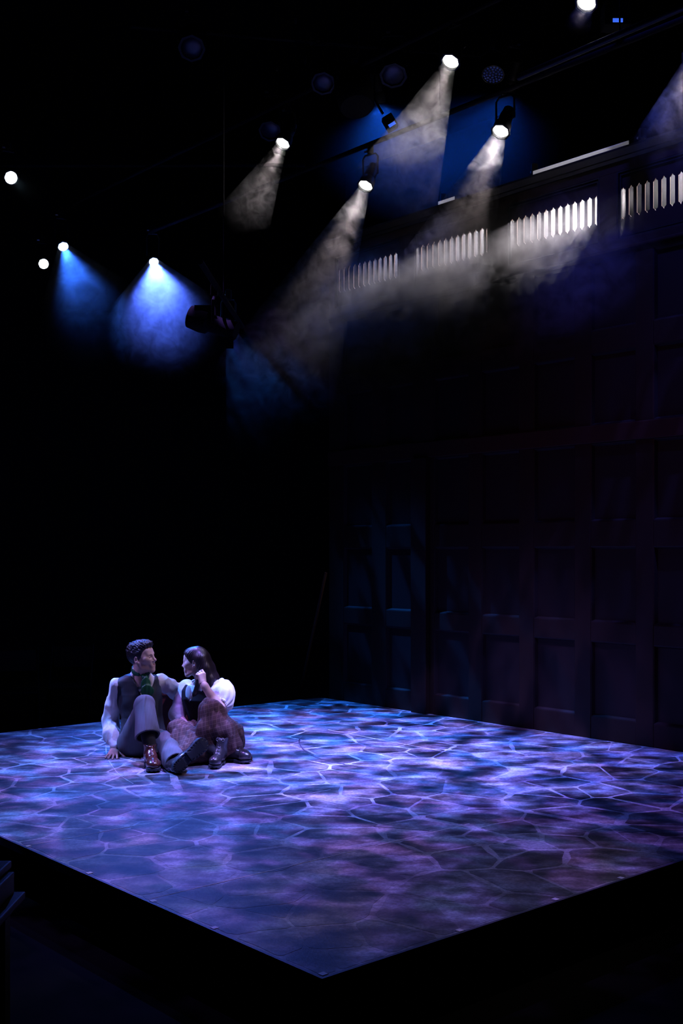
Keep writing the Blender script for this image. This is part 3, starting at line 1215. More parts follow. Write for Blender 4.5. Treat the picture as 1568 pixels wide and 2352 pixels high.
# ------------------------------------------------------------------ the man
man = thing('person', 'seated person in dark waistcoat and green cravat, one knee up, leaning on one hand', 'person', (W(330, 1706, 8.74).x, 8.74, 0), 0, 'couple seated on the stage')
Rv, Fv = Vector((0.94, 0.342, 0)), Vector((0.342, -0.94, 0))
P0 = W(330, 1706, 8.74)
shR, shL = W(263, 1572, 8.75), W(368, 1566, 8.88)
elR, wrR = W(255, 1652, 8.85), W(263, 1719, 8.68)
elL, wrL = W(402, 1588, 9.08), W(436, 1574, 9.02)
hipR, hipL = P0 + Rv * -0.09, P0 + Rv * 0.09
knR, ankR, hemR = W(332, 1618, 8.42), W(349, 1727, 8.19), W(339, 1692, 8.26)
knL, ankL, hemL = W(378, 1703, 8.42), W(410, 1760, 7.98), W(402, 1750, 8.08)
secs = [(0.015, (-1.53, 8.75), 0.155, 0.13), (0.10, (-1.533, 8.75), 0.175, 0.145), (0.20, (-1.548, 8.78), 0.155, 0.12), (0.28, (-1.557, 8.80), 0.148, 0.112),
        (0.38, (-1.575, 8.81), 0.162, 0.118), (0.46, (-1.585, 8.82), 0.172, 0.118), (0.525, (-1.583, 8.82), 0.168, 0.100), (0.565, (-1.577, 8.81), 0.145, 0.085), (0.605, (-1.571, 8.80), 0.100, 0.068), (0.645, (-1.566, 8.79), 0.06, 0.06)]
hd = W(326, 1512, 8.76)
HM = Matrix.Translation(hd) @ frame((0.93, -0.33, 0.13), (-0.13, 0.0, 1)) @ Matrix.Scale(0.985, 4)
hf = head_field(False)
Vh, Qh = hf.mesh()
SK = (0.60, 0.385, 0.285)
tint_h = lips_tint(Vh, SK, (0.46, 0.13, 0.12))
core = Field((-1.95, 7.85, 0.0), (-1.0, 9.25, 0.64), 0.007)
core.loft(secs, Rv, Fv, -0.022, 0.03)
core.chain([shR, elR, wrR], [0.034, 0.034, 0.024], 0.01).chain([shL, elL, wrL], [0.034, 0.034, 0.024], 0.01)
core.chain([hipR, knR, ankR], [0.065, 0.042, 0.028], 0.01).chain([hipL, knL, ankL], [0.065, 0.042, 0.028], 0.01)
core.plane((0, 0, 0.006), (0, 0, -1))
hr = hand_field([(-0.22, 0.12, 0.12), (-0.22, 0.14, 0.12), (-0.20, 0.12, 0.12), (-0.16, 0.12, 0.12)], 1.9, (0.25, 0.2, 0.2), (0.85, 0.45, -0.12))
HR = Matrix.Translation((wrR.x, wrR.y, 0.046)) @ frame((0.02, -0.95, -0.28), (0.05, 0, 1)) @ Matrix.Diagonal((-1.05, 1.05, 1.05, 1))
hl = hand_field([(0.3, 0.5, 0.3)] * 4)
HL = Matrix.Translation(wrL) @ frame((0.85, -0.5, -0.1), (-0.3, 0.5, 0.8))
pa = [xform((Vh, Qh), HM), core.mesh(), xform(hr.mesh(), HR), xform(hl.mesh(), HL)]
n2 = sum(len(p[0]) for p in pa[1:])
att = np.concatenate([tint_h, np.tile((*SK, 1.0), (n2, 1))])
body = sculpt('body', pa, M['skin'], man, att)
head_parts(man, body, HM, M['hair_m'], 0.985)

hh = Field((-0.115, -0.14, -0.13), (0.115, 0.14, 0.175), 0.003)
hh.ell((0, -0.018, 0.038), (0.084, 0.106, 0.096), k=0.02)
hh.ell((0, 0.036, 0.100), (0.064, 0.068, 0.046), k=0.03)
hh.ell((0, -0.040, 0.095), (0.066, 0.070, 0.042), k=0.03)
_zy = np.array([(-0.14, -0.085), (-0.06, -0.085), (-0.034, -0.060), (-0.026, 0.020), (-0.002, 0.020), (0.004, -0.024), (0.024, -0.024), (0.032, 0.030), (0.046, 0.060), (0.066, 0.084), (0.14, 0.094)])
hh.carve(lambda x, y, z: np.interp(y, _zy[:, 0], _zy[:, 1]) + 0.010 * np.cos(x * 26) - 0.010 - z + 0 * x)
hh.warp(lambda x, y, z: 0.013 * wav(x, y, z, 120, 1, 14) * np.clip((z - 0.02) * 16, 0.25, 1) + np.clip(0.03 - z, 0, 0.03) * 0.06)
sculpt('hair', [xform(hh.mesh(), HM)], M['hair_m'], man)

# shirt with full sleeves
sh = Field((-1.98, 8.45, 0.03), (-1.12, 9.25, 0.68), 0.0055)
sh.loft(secs, Rv, Fv, -0.006, 0.015)
mid = shR.lerp(elR, 0.55)
sh.chain([shR + Rv * 0.015, mid, elR + Vector((-0.005, 0, 0)), elR.lerp(wrR, 0.5) + Vector((-0.004, 0, -0.01)), wrR.lerp(elR, 0.16)], [0.050, 0.054, 0.060, 0.068, 0.036], 0.022)
sh.cap(wrR.lerp(elR, 0.20), wrR.lerp(elR, 0.07), 0.036, 0.036, 0.008)
sh.chain([shL, shL.lerp(elL, 0.5) + Vector((0, 0, 0.008)), elL, wrL.lerp(elL, 0.2)], [0.062, 0.062, 0.058, 0.044], 0.022)
sh.warp(lambda x, y, z: 0.013 * np.abs(wav(x, y, z, 34, 2, 4, (1.4, 1.4, 0.35))) - 0.005 + 0.008 * np.abs(wav(x, y, z, 62, 4, 4, (1.3, 1.3, 0.6))) - 0.003)
nk = Vector((-1.562, 8.788, 0.640))
for zz, r in ((-0.012, 0.066), (0.004, 0.064), (0.018, 0.061)):
    pts = [nk + Rv * (math.sin(a) * r) + Fv * (math.cos(a) * r * 0.95 - 0.004) + Vector((0, 0, zz - 0.012 * math.cos(a))) for a in [math.radians(28 + 304 * i / 14) for i in range(15)]]
    sh.chain(pts, [0.0075] * 15, 0.006)
sh.plane((0, 0, 0.035), (0, 0, -1))
sculpt('shirt', [sh.mesh()], M['shirt'], man)

# waistcoat with a deep V and open armholes
ve = Field((-1.84, 8.60, 0.12), (-1.30, 9.06, 0.66), 0.0045)
s2 = [(z, c, a, b) for z, c, a, b in secs[1:-1]]
ve.loft(s2, Rv, Fv, 0.012, 0.01)
ve.cap(shR + Rv * 0.035 + Vector((0, 0, -0.004)), nk + Vector((0, 0, -0.05)), 0.050, 0.06, 0.02).cap(shL + Rv * -0.035 + Vector((0, 0, -0.004)), nk + Vector((0, 0, -0.05)), 0.050, 0.06, 0.02)
for sh_, el_, d in ((shR, elR, -1), (shL, elL, 1)):
    ve.cap(sh_ + Rv * (d * 0.040) + Vector((0, 0, 0.05)), sh_ + Rv * (d * 0.045) + Vector((0, 0, -0.085)), 0.060, 0.062, 0.012, 'sub')
ve.carve(lambda x, y, z: np.minimum(0.006 + 0.090 * np.clip((z - 0.40) / 0.20, -1, 1.2) - np.abs((x + 1.575) * Rv.x + (y - 8.81) * Rv.y - 0.022), (x + 1.575) * Fv.x + (y - 8.81) * Fv.y + 0.02))
ve.cap(nk + Vector((0, 0, -0.03)), nk + Vector((0, 0, 0.1)), 0.060, 0.085, 0.01, 'sub')
ve.plane((-1.57, 8.81, 0.14), (Fv.x * -0.15, Fv.y * -0.15, -1))
ve.warp(lambda x, y, z: 0.003 * wav(x, y, z, 45, 6) + 0.004 * wav(x, y, z, 30, 3) * np.clip((0.35 - z) * 6, 0, 1))
o = sculpt('waistcoat', [ve.mesh()], M['vest'], man)
mb = MB()
for i in range(4):
    p = Vector((-1.575, 8.81, 0.34 - 0.05 * i)) + Rv * 0.022 + Fv * (0.128 + 0.0 * i) - man.location
    mb.lathe([(0.007, 0), (0.007, 0.004), (0.001, 0.005)], p, Fv, 10)
mb.build('buttons', M['black_metal'], o, True)

cr = Field((-1.72, 8.60, 0.40), (-1.42, 8.94, 0.69), 0.0035)
pts = [nk + Rv * (math.sin(a) * 0.066) + Fv * (math.cos(a) * 0.064) + Vector((0, 0, 0.014 - 0.026 * math.cos(a))) for a in [2 * math.pi * i / 18 for i in range(19)]]
cr.chain(pts, [0.009] * 19, 0.010)
cr.chain([p + Vector((0, 0, -0.018)) for p in pts], [0.010] * 19, 0.014)
cc = nk + Rv * 0.018 + Vector((0, 0, -0.018))
Mf = np.array([Rv, Fv, (0, 0, 1)])
cr.ell(cc + Fv * 0.082 + Vector((0, 0, -0.030)), (0.028, 0.018, 0.024), Mf, 0.02)
cr.ell(cc + Fv * 0.108 + Vector((0, 0, -0.080)) + Rv * 0.000, (0.040, 0.009, 0.055), Mf, 0.018)
cr.ell(cc + Fv * 0.128 + Vector((0, 0, -0.130)) + Rv * 0.006, (0.050, 0.008, 0.050), Mf, 0.018)
cr.warp(lambda x, y, z: 0.004 * wav(x, y, z, 90, 8, 5, (1.4, 1, 0.35)))
o = sculpt('cravat', [cr.mesh()], M['cravat'], man)

tr_ = []
f = Field((-1.78, 8.28, 0.0), (-1.26, 8.98, 0.58), 0.0055)                       # seat and raised thigh
f.ell(P0 + Vector((0, 0.0, 0.005)), (0.185, 0.155, 0.125), Mf, 0.03)
f.cap(hipR + Vector((0, -0.01, 0.005)), knR + Vector((0, 0.01, 0)), 0.108, 0.070, 0.05)
f.cap(knR, knR.lerp(hemR, 0.3), 0.070, 0.066, 0.03)
f.warp(lambda x, y, z: 0.006 * wav(x, y, z, 28, 5, 5, (1, 1, 0.5)) + 0.004 * wav(x, y, z, 60, 9, 5, (1, 1, 0.5)))
f.plane((0, 0, 0.004), (0, 0, -1))
tr_.append(f.mesh())
dsh = (hemR - knR).normalized()
f = Field((-1.60, 8.08, 0.08), (-1.24, 8.56, 0.58), 0.0050)                       # raised shin
f.cap(knR, hemR + dsh * 0.05, 0.073, 0.094, 0.03)
f.warp(lambda x, y, z: 0.005 * wav(x, y, z, 30, 5, 5, (1.2, 1.2, 0.3)) + 0.003 * wav(x, y, z, 60, 9, 5, (1, 1, 0.4)) - 0.005 * np.exp(-((x - knR.x - (hemR.x - knR.x) * np.clip((knR.z - z) / (knR.z - hemR.z), 0, 1) - 0.012) / 0.007) ** 2) * (y < 8.40))
f.plane(hemR, dsh + Vector((0.10, 0, 0)))
f.cap(hemR - dsh * 0.055, hemR + dsh * 0.1, 0.074, 0.084, 0.004, 'sub')
tr_.append(f.mesh())
f = Field((-1.60, 7.85, 0.0), (-1.02, 8.95, 0.32), 0.0055)                       # leg stretched on the floor
f.cap(hipL, knL + Vector((0, 0.02, -0.01)), 0.105, 0.082, 0.04)
dsl = (hemL - knL).normalized()
f.cap(knL + Vector((0, 0, -0.01)), hemL + dsl * 0.04, 0.080, 0.083, 0.03)
f.warp(lambda x, y, z: 0.007 * wav(x, y, z, 30, 7) + 0.004 * wav(x, y, z, 62, 1))
hp2 = hemL + dsl * 0.03
f.plane(hp2, dsl + Vector((0.25, 0, 0)))
f.cap(hemL - dsl * 0.03, hemL + dsl * 0.12, 0.066, 0.074, 0.004, 'sub')
f.plane((0, 0, 0.004), (0, 0, -1))
tr_.append(f.mesh())
sculpt('trousers', tr_, M['trousers'], man)
b0 = man.location
MB().tube([ankR - b0 + Vector((0, 0.01, -0.02)), hemR.lerp(ankR, 0.3) - b0, hemR - b0 - dsh * 0.05], [0.043, 0.050, 0.056], 14).build('sock', M['sock'], man, True)
MB().tube([ankL - b0 + dsl * 0.02, hemL - b0 - dsl * 0.02], [0.040, 0.046], 14).build('sock', M['sock'], man, True)
BM = Matrix.Translation((-1.398, 8.225, 0.0)) @ frame((0.30, -0.95, 0), (0, 0, 1))
boot(man, BM, M['ox_leather'], M['lace'], 'polished oxblood laced boot standing flat', L_=0.305, wd=0.052, shaft=0.165)
tf = Vector((0.66, 0.46, 0.56)).normalized()
o3 = W(411, 1765, 7.90)
BM2 = Matrix.Translation((o3.x, o3.y, 0.060)) @ frame(tf, (-0.45, 0.86, -0.08))
boot(man, BM2, M['blk_leather'], M['lace'], 'boot tipped on its side with dark lugged sole showing', L_=0.325, wd=0.053, shaft=0.15, lug=0.034)

# ------------------------------------------------------------------ the woman
wom = thing('person', 'seated person in white puff-sleeved blouse, black bodice and brown check skirt, hand at the ear', 'person', (W(492, 1700, 8.85).x, 8.85, 0), 0, 'couple seated on the stage')
Rv, Fv = Vector((0.85, -0.527, 0)), Vector((-0.527, -0.85, 0))
Q0 = W(492, 1700, 8.85)
sL, sR = W(497, 1576, 8.77), W(428, 1578, 8.97)
eL, wL = W(506, 1630, 8.54), W(466, 1570, 8.56)
eR, wR = W(405, 1640, 8.90), W(436, 1672, 8.72)
hpL, hpR = W(512, 1694, 8.80), W(466, 1694, 8.90)
kL, aL = W(487, 1632, 8.42), W(536, 1738, 8.44)
kR, aR = W(412, 1680, 8.44), W(500, 1730, 8.26)
secs = [(0.02, (-0.998, 8.85), 0.17, 0.15), (0.10, (-1.0, 8.85), 0.17, 0.15), (0.17, (-1.04, 8.86), 0.145, 0.12), (0.25, (-1.076, 8.87), 0.122, 0.10), (0.33, (-1.095, 8.87), 0.132, 0.108),
        (0.41, (-1.108, 8.865), 0.146, 0.122), (0.475, (-1.112, 8.87), 0.148, 0.10), (0.52, (-1.114, 8.87), 0.115, 0.074), (0.555, (-1.114, 8.87), 0.055, 0.052)]
hd = W(449, 1521, 8.83)
HW = Matrix.Translation(hd) @ frame((-0.985, 0.12, -0.07), (-0.05, 0, 1)) @ Matrix.Scale(0.93, 4)
Vh, Qh = head_field(True).mesh()
SK2 = (0.68, 0.45, 0.36)
tint_h = lips_tint(Vh, SK2, (0.45, 0.14, 0.15))
core = Field((-1.35, 8.0, 0.0), (-0.65, 9.15, 0.58), 0.007)
core.loft(secs, Rv, Fv, -0.02, 0.03)
core.chain([sL, eL], [0.042, 0.036], 0.03).chain([sR, eR, wR], [0.042, 0.034, 0.022], 0.03)
core.chain([hpL, kL, aL], [0.06, 0.040, 0.028], 0.01).chain([hpR, kR, aR], [0.06, 0.040, 0.028], 0.01)
core.plane((0, 0, 0.006), (0, 0, -1))
arm = Field((-1.16, 8.42, 0.28), (-0.82, 8.74, 0.66), 0.0035)
sv = (wL - eL).normalized()
arm.cap(eL + (sL - eL) * 0.5, eL, 0.042, 0.037, 0.02)
arm.chain([eL, eL.lerp(wL, 0.3), wL.lerp(eL, 0.1), wL], [0.037, 0.040, 0.0265, 0.0245], 0.02)
hw = hand_field([(0.75, 0.9, 0.5), (1.15, 1.25, 0.6), (1.25, 1.3, 0.6), (1.3, 1.3, 0.6)], 0.5, (0.6, 0.5, 0.4), (0.35, 0.75, -0.55))
HWL = Matrix.Translation(wL) @ frame((-0.16, 0.10, 0.98), (0.62, -0.78, 0.1)) @ Matrix.Scale(0.90, 4)
hw2 = hand_field([(0.3, 0.4, 0.3)] * 4)
HWR = Matrix.Translation(wR) @ frame((0.5, -0.8, -0.3), (-0.2, -0.3, 0.9)) @ Matrix.Diagonal((-0.9, 0.9, 0.9, 1))
pa = [xform((Vh, Qh), HW), core.mesh(), arm.mesh(), xform(hw.mesh(), HWL), xform(hw2.mesh(), HWR)]
n2 = sum(len(p[0]) for p in pa[1:])
att = np.concatenate([tint_h, np.tile((*SK2, 1.0), (n2, 1))])
body = sculpt('body', pa, M['skin'], wom, att)
head_parts(wom, body, HW, M['hair_f'], 0.93)

hh = Field((-0.125, -0.27, -0.36), (0.125, 0.135, 0.155), 0.0036)
hh.ell((0, -0.016, 0.038), (0.082, 0.103, 0.096), k=0.02)
hh.ell((0, 0.040, 0.075), (0.066, 0.052, 0.045), k=0.03)
_zw = np.array([(-0.30, -0.5), (-0.05, -0.5), (-0.030, -0.06), (-0.022, 0.018), (0.004, 0.016), (0.020, -0.010), (0.036, 0.012), (0.058, 0.046), (0.080, 0.078), (0.14, 0.095)])
hh.carve(lambda x, y, z: np.interp(y, _zw[:, 0], _zw[:, 1]) + 0 * x - z)
for x in (-0.055, -0.02, 0.02, 0.055):
    hh.chain([(x, -0.060, 0.03), (x * 1.1, -0.095, -0.06), (x * 1.15, -0.130, -0.15), (x * 1.2, -0.165, -0.235), (x * 1.1, -0.175, -0.33)], [0.050, 0.046, 0.042, 0.038, 0.022], 0.03)
hh.chain([(-0.062, -0.045, 0.0), (-0.076, -0.045, -0.08), (-0.075, -0.025, -0.17), (-0.07, 0.005, -0.26), (-0.065, 0.015, -0.33)], [0.022, 0.022, 0.022, 0.020, 0.010], 0.015)
hh.warp(lambda x, y, z: 0.0010 * np.sin(np.arctan2(x, y + 0.02 + z * 0.3) * 44 + 3 * np.sin(z * 18)) + 0.003 * wav(x, y, z, 60, 3, 5, (1, 1, 0.3)))
sculpt('hair', [xform(hh.mesh(), HW)], M['hair_f'], wom)

# blouse: puff sleeve on the near arm, gathered sleeve on the far arm
bl_ = Field((-1.40, 8.42, 0.05), (-0.74, 9.12, 0.60), 0.005)
bl_.loft(secs[:-1], Rv, Fv, 0.0, 0.03)
pc = W(512, 1593, 8.70)
axs = (eL - sL).normalized()
bl_.ell(pc + Vector((0, 0, 0.004)), (0.092, 0.095, 0.132), np.array(frame(axs.cross(Vector((1, 0, 0))), -axs).to_3x3().transposed()), 0.03)
bl_.ell(pc + Vector((0.0, -0.05, -0.075)), (0.080, 0.085, 0.070), None, 0.03)
bl_.chain([sR, sR.lerp(eR, 0.55) + Vector((0.005, 0, 0)), eR + Vector((0.01, -0.02, 0.0)), eR + Vector((0.03, -0.06, -0.03))], [0.062, 0.060, 0.064, 0.042], 0.03)


def gather(x, y, z):
    px, py, pz = x - pc.x, y - pc.y, z - pc.z
    t = px * axs.x + py * axs.y + pz * axs.z
    u_ = frame(axs.cross(Vector((1, 0, 0))), -axs)
    r1 = u_ @ Vector((1, 0, 0))
    r2 = u_ @ Vector((0, 1, 0))
    an = np.arctan2(px * r1.x + py * r1.y + pz * r1.z, px * r2.x + py * r2.y + pz * r2.z)
    near = np.clip(1 - (np.sqrt(px ** 2 + py ** 2 + pz ** 2) - 0.13) * 12, 0, 1)
    return near * (0.0040 * np.sin(an * 9 + 2.5 * np.sin(t * 26 + an)) * np.clip(np.abs(t) * 12 - 0.2, 0.0, 1) + 0.010 * np.abs(wav(x, y, z, 34, 2, 4)) - 0.004 + 0.003 * wav(x, y, z, 80, 5))


bl_.warp(lambda x, y, z: gather(x, y, z) + 0.004 * wav(x, y, z, 55, 5, 5, (1, 1, 0.5)) * (x < -1.05))
bl_.cap(eL.lerp(sL, 0.10), eL + axs * 0.08, 0.040, 0.046, 0.006, 'sub')
bl_.plane((0, 0, 0.06), (0, 0, -1))
o = sculpt('blouse', [bl_.mesh()], M['blouse'], wom)
mb = MB()
rc = eL.lerp(sL, 0.20)
ra_ = axs.orthogonal().normalized()
rb_ = axs.cross(ra_)
ring = []
for i in range(73):
    a = 2 * math.pi * i / 72
    r = 0.052 + 0.0035 * math.sin(i * 1.9)
    ring.append(rc + ra_ * (math.cos(a) * r) + rb_ * (math.sin(a) * r) + axs * (0.006 * math.sin(i * 2.6)) - wom.location)
mb.tube(ring, [0.011 + 0.003 * math.sin(i * 2.2) for i in range(73)], 7, cap=False)
mb.build('gathered_cuff', M['blouse'], o, True)
cf = Field((-1.30, 8.62, 0.38), (-0.92, 8.96, 0.60), 0.004)
nk2 = Vector((-1.114, 8.87, 0.535))
Mf = np.array([Rv, Fv, (0, 0, 1)])
tl = Matrix.Rotation(0.22, 3, 'Y')
cf.ell(nk2 + Fv * 0.118 + Rv * -0.018 + Vector((0, 0, -0.070)), (0.030, 0.010, 0.062), Mf, 0.006)
cf.ell(nk2 + Fv * 0.085 + Rv * 0.062 + Vector((0, 0, -0.040)), (0.030, 0.010, 0.048), Mf, 0.006)
for i in range(16):
    a0, a1 = [math.radians(70 + 220 * j / 16) for j in (i, i + 1)]
    cf.cap(*[nk2 + Rv * (math.sin(a) * 0.058) + Fv * (math.cos(a) * 0.056) + Vector((0, 0, 0.012)) for a in (a0, a1)], 0.012, 0.012, 0.006)
sculpt('collar', [cf.mesh()], M['blouse'], o)

bo = Field((-1.32, 8.62, 0.10), (-0.82, 9.08, 0.58), 0.0045)
bo.loft(secs[1:-1], Rv, Fv, 0.014, 0.01)
for p, d in ((sL, 1), (sR, -1)):
    bo.cap(p + Rv * (d * 0.02) + Vector((0, 0, 0.05)), p + Rv * (d * 0.03) + Vector((0, 0, -0.07)), 0.055, 0.058, 0.012, 'sub')
bo.carve(lambda x, y, z: np.minimum(0.004 + 0.072 * np.clip((z - 0.40) / 0.11, -1, 1.2) - np.abs((x + 1.11) * Rv.x + (y - 8.87) * Rv.y), (x + 1.11) * Fv.x + (y - 8.87) * Fv.y))
bo.cap(nk2 + Vector((0, 0, -0.03)), nk2 + Vector((0, 0, 0.1)), 0.062, 0.07, 0.01, 'sub')
bo.warp(lambda x, y, z: 0.0025 * wav(x, y, z, 50, 4))
sculpt('bodice', [bo.mesh()], M['bodice'], wom)

sk = Field((-1.36, 8.02, 0.0), (-0.60, 9.12, 0.50), 0.0055)
sk.ell(Q0 + Vector((0.02, 0.02, -0.005)), (0.215, 0.20, 0.13), None, 0.05)
sk.cap(hpR, kR, 0.110, 0.070, 0.05)
sk.chain([kR, Vector((kR.x - 0.012, kR.y - 0.04, 0.13)), Vector((kR.x + 0.015, kR.y - 0.06, 0.05))], [0.070, 0.080, 0.085], 0.04)
sk.cap(kR + Vector((0.02, 0, -0.02)), Vector((kR.x + 0.13, kR.y - 0.03, 0.06)), 0.065, 0.085, 0.04)
sk.cap(kR.lerp(aR, 0.25), Vector((-1.13, 8.29, 0.085)), 0.075, 0.080, 0.04)
sk.cap(Vector((-1.13, 8.29, 0.085)), Vector((-1.03, 8.31, 0.09)), 0.080, 0.070, 0.04)
sk.cap(hpL, kL, 0.110, 0.080, 0.04)
sk.chain([kL, Vector((kL.x + 0.005, kL.y - 0.05, 0.24)), Vector((kL.x + 0.0, kL.y - 0.05, 0.15))], [0.080, 0.094, 0.098], 0.04)
sk.chain([kL, kL.lerp(aL, 0.4) + Vector((0.01, -0.02, 0)), kL.lerp(aL, 0.75)], [0.080, 0.095, 0.10], 0.04)
sk.cap(kL + Vector((-0.06, 0.06, -0.10)), Vector((kL.x - 0.09, kL.y + 0.0, 0.11)), 0.06, 0.09, 0.05)
sk.ell(W(530, 1688, 8.72), (0.105, 0.13, 0.115), None, 0.04)
sk.ell(W(547, 1738, 8.52), (0.095, 0.13, 0.060), None, 0.03)
sk.warp(lambda x, y, z: 0.010 - 0.030 * np.abs(wav(x, y, z, 26, 6, 3, (1.6, 1.6, 0.3))) + 0.004 - 0.014 * np.abs(wav(x, y, z, 50, 2, 3, (1.3, 1.3, 0.5))))
# hems lifted off the boots
sk.cap(aR + Vector((0.01, -0.04, -0.02)), aR + Vector((-0.01, -0.25, -0.05)), 0.062, 0.075, 0.02, 'sub')
sk.cap(W(532, 1745, 8.42), W(560, 1756, 8.22), 0.055, 0.06, 0.015, 'sub')
sk.plane((0, 0, 0.004), (0, 0, -1))
sculpt('skirt', [sk.mesh()], M['skirt'], wom)
for k_, a_ in ((kL, aL), (kR, aR)):
    MB().tube([k_ - wom.location, k_.lerp(a_, 0.35) - wom.location, a_ - wom.location + (a_ - k_) * 0.05], [0.048, 0.050, 0.036], 14).build('stocking', M['sock'], wom, True)
BW = Matrix.Translation((-0.893, 8.315, 0)) @ frame((-0.14, -1, 0), (0.08, 0, 1))
boot(wom, BW, M['blk_leather'], M['lace_b'], 'black laced boot standing upright', L_=0.262, wd=0.044, shaft=0.20, lug=0.026)
q = floor_pt(530, 1749)
BW2 = Matrix.Translation((q.x - 0.02, q.y + 0.02, 0)) @ frame((0.82, -0.57, 0), (0, 0, 1))
boot(wom, BW2, M['blk_leather'], M['lace'], 'black boot half hidden under the skirt hem', L_=0.255, wd=0.043, shaft=0.11, lug=0.024)

# ------------------------------------------------------------------ lighting rig
def fixture(name, lens, target, r, color, label, group, power, cone, blend=0.35, gel=None, yoke_h=0.28, lit=6.0, soft=None, tint=None, gobo=None):
    lens, target = Vector(lens), Vector(target)
    d = (target - lens).normalized()
    piv = lens - d * 0.14
    root = thing(name, label, 'stage light', piv, 0, group)
    L0 = lens - piv
    k = r / 0.09
    MB().lathe([(0.045 * k, -0.36 * k), (0.065 * k, -0.345 * k), (0.072 * k, -0.26 * k), (0.078 * k, -0.25 * k), (0.08 * k, -0.12 * k), (0.098 * k, -0.10 * k), (0.105 * k, -0.01), (0.105 * k, 0.012), (0.094 * k, 0.012), (0.092 * k, -0.004)], L0, d, 24, 0, True).build('housing', M['black_metal'], root, True)
    MB().lathe([(0.091 * k, -0.003), (0.075 * k, 0.004), (0.04 * k, 0.009), (0.004, 0.010)], L0, d, 24).build('lens', emit('lens_glow', color, lit) if lit else M['glass'], root, True)
    MB().lathe([(0.118 * k, 0.012), (0.118 * k, 0.018), (0.098 * k, 0.018), (0.098 * k, 0.012), (0.118 * k, 0.012)], L0, d, 8, 0, False).build('gel_frame', M['black_metal'], root)
    side = d.cross(Vector((0, 0, 1)))
    side = side.normalized() if side.length > 0.05 else Vector((1, 0, 0))
    o = side * 0.118 * k
    up = Vector((0, 0, yoke_h))
    MB().tube([o * 0.9, o, o + up * 0.85, o * 0.7 + up, -o * 0.7 + up, -o + up * 0.85, -o, -o * 0.9], 0.009, 6).build('yoke', M['black_metal'], root)
    MB().bevbox((-0.03, -0.03, yoke_h + 0.005), (0.03, 0.03, yoke_h + 0.10), 0.008).lathe([(0.012, 0.03), (0.012, 0.07)], Vector((0, 0, yoke_h + 0.04)), side, 8, 1).build('clamp', [M['black_metal'], M['steel']], root)
    if power:
        spot(name + '_beam', lens + d * 0.03, target, tint or color, power, cone, blend, soft or r * 0.6, gobo, root)
    return root, piv + Vector((0, 0, yoke_h + 0.075))


M['glass'] = mat('dark_lens_glass', (0.012, 0.012, 0.03), 0.25, spec=0.3)
WHITE, WARM = (1.0, 0.97, 0.95), (1.0, 0.83, 0.84)
SA, SB = 4.2, 4.75
g = 'white spotlights hung above the panelled wall'
A0, A1, A2 = to_s(1347, 5, SA), to_s(1035, 140, SA), to_s(650, 328, SA)
B0, B1, B2 = to_s(1592, 128, SB), to_s(1150, 300, SB), to_s(840, 425, SB)


def aim(p, ds=-0.50, dt=-0.10, dz=-0.80):
    return p + U1 * ds + U2 * dt + Vector((0, 0, dz))


WPOW = {'A0': 40, 'A1': 66, 'A2': 70, 'B0': 130, 'B1': 85, 'B2': 95}
for nm, p, lab in (
        ('A0', A0, 'glaring white spotlight cut by the top edge of the picture'),
        ('A1', A1, 'glaring white spotlight highest of the central ones, between two dark lamps'),
        ('A2', A2, 'glaring white spotlight left of the panelled wall, with short smoky beam'),
        ('B0', B0, 'white spotlight at the right edge sending a smoky beam down the wall'),
        ('B1', B1, 'glaring white spotlight hanging just above the wall, with the beam nearest the right edge'),
        ('B2', B2, 'glaring white spotlight by the free end of the wall, with long smoky beam')):
    fixture('spotlight', p, aim(p), 0.068, WHITE, lab, g, WPOW[nm], 22, 0.6, tint=WARM, yoke_h=0.2)
# lamps tucked behind the wall, shining out through the slots
HL_ = []
for i, (t, pw, lab) in enumerate(((5.10, 70, 'leftmost'), (3.88, 230, 'second'), (2.66, 620, 'third'), (1.45, 170, 'rightmost'))):
    p = S(5.86, t, 5.0)
    HL_.append(p)
    fixture('spotlight', p, S(5.14, t + 0.30, 4.40), 0.06, WHITE, 'white lamp hidden behind the wall, shining through the %s group of slots' % lab, 'lamps hidden behind the slotted wall', pw, 105, 0.6, tint=(1.0, 0.92, 0.98), yoke_h=0.16, soft=0.012)

g2 = 'blue-white lamps hung at the left'
L1 = W(25, 408, 13.0)
L2 = W(100, 606, 16.0)
L3 = W(145, 566, 14.0)
L4 = W(353, 601, 14.0)
L5 = W(532, 770, 11.5)
tgt = Vector((-0.2, 7.6, 0))
fixture('spotlight', L1, Vector((0.6, 5.0, 1.6)), 0.07, (0.85, 0.97, 1.0), 'round pale white lamp facing out at the far left edge', g2, 30, 14, 0.5, tint=(0.5, 0.8, 1.0), soft=0.03)
fixture('spotlight', L2, Vector((0.6, 5.0, 1.6)), 0.068, (0.9, 1.0, 0.95), 'round pale white lamp below and left of the blue one', g2, 30, 14, 0.5, tint=(0.7, 1.0, 0.8), soft=0.03)
fixture('spotlight', L3, Vector((-0.55, 8.6, 0)), 0.062, (0.55, 0.72, 1.0), 'small blue-white lamp with wide blue beam, beside the round pale one', g2, 1100, 34, 0.7, tint=(0.03, 0.16, 1.0), soft=0.03)
fixture('spotlight', L4, Vector((-0.75, 8.4, 0)), 0.058, (0.62, 0.76, 1.0), 'small blue-white lamp with the brightest blue beam', g2, 2200, 42, 0.35, tint=(0.07, 0.15, 1.0), soft=0.03)
fixture('spotlight', L5, Vector((0.4, 8.3, 0)), 0.06, (0.1, 0.25, 1.0), 'blue lamp hidden behind the dark lantern, only its blue beam showing', g2, 40, 26, 0.6, tint=(0.02, 0.07, 1.0), soft=0.03, lit=0.3)
LB = W(868, 232, 11.8)
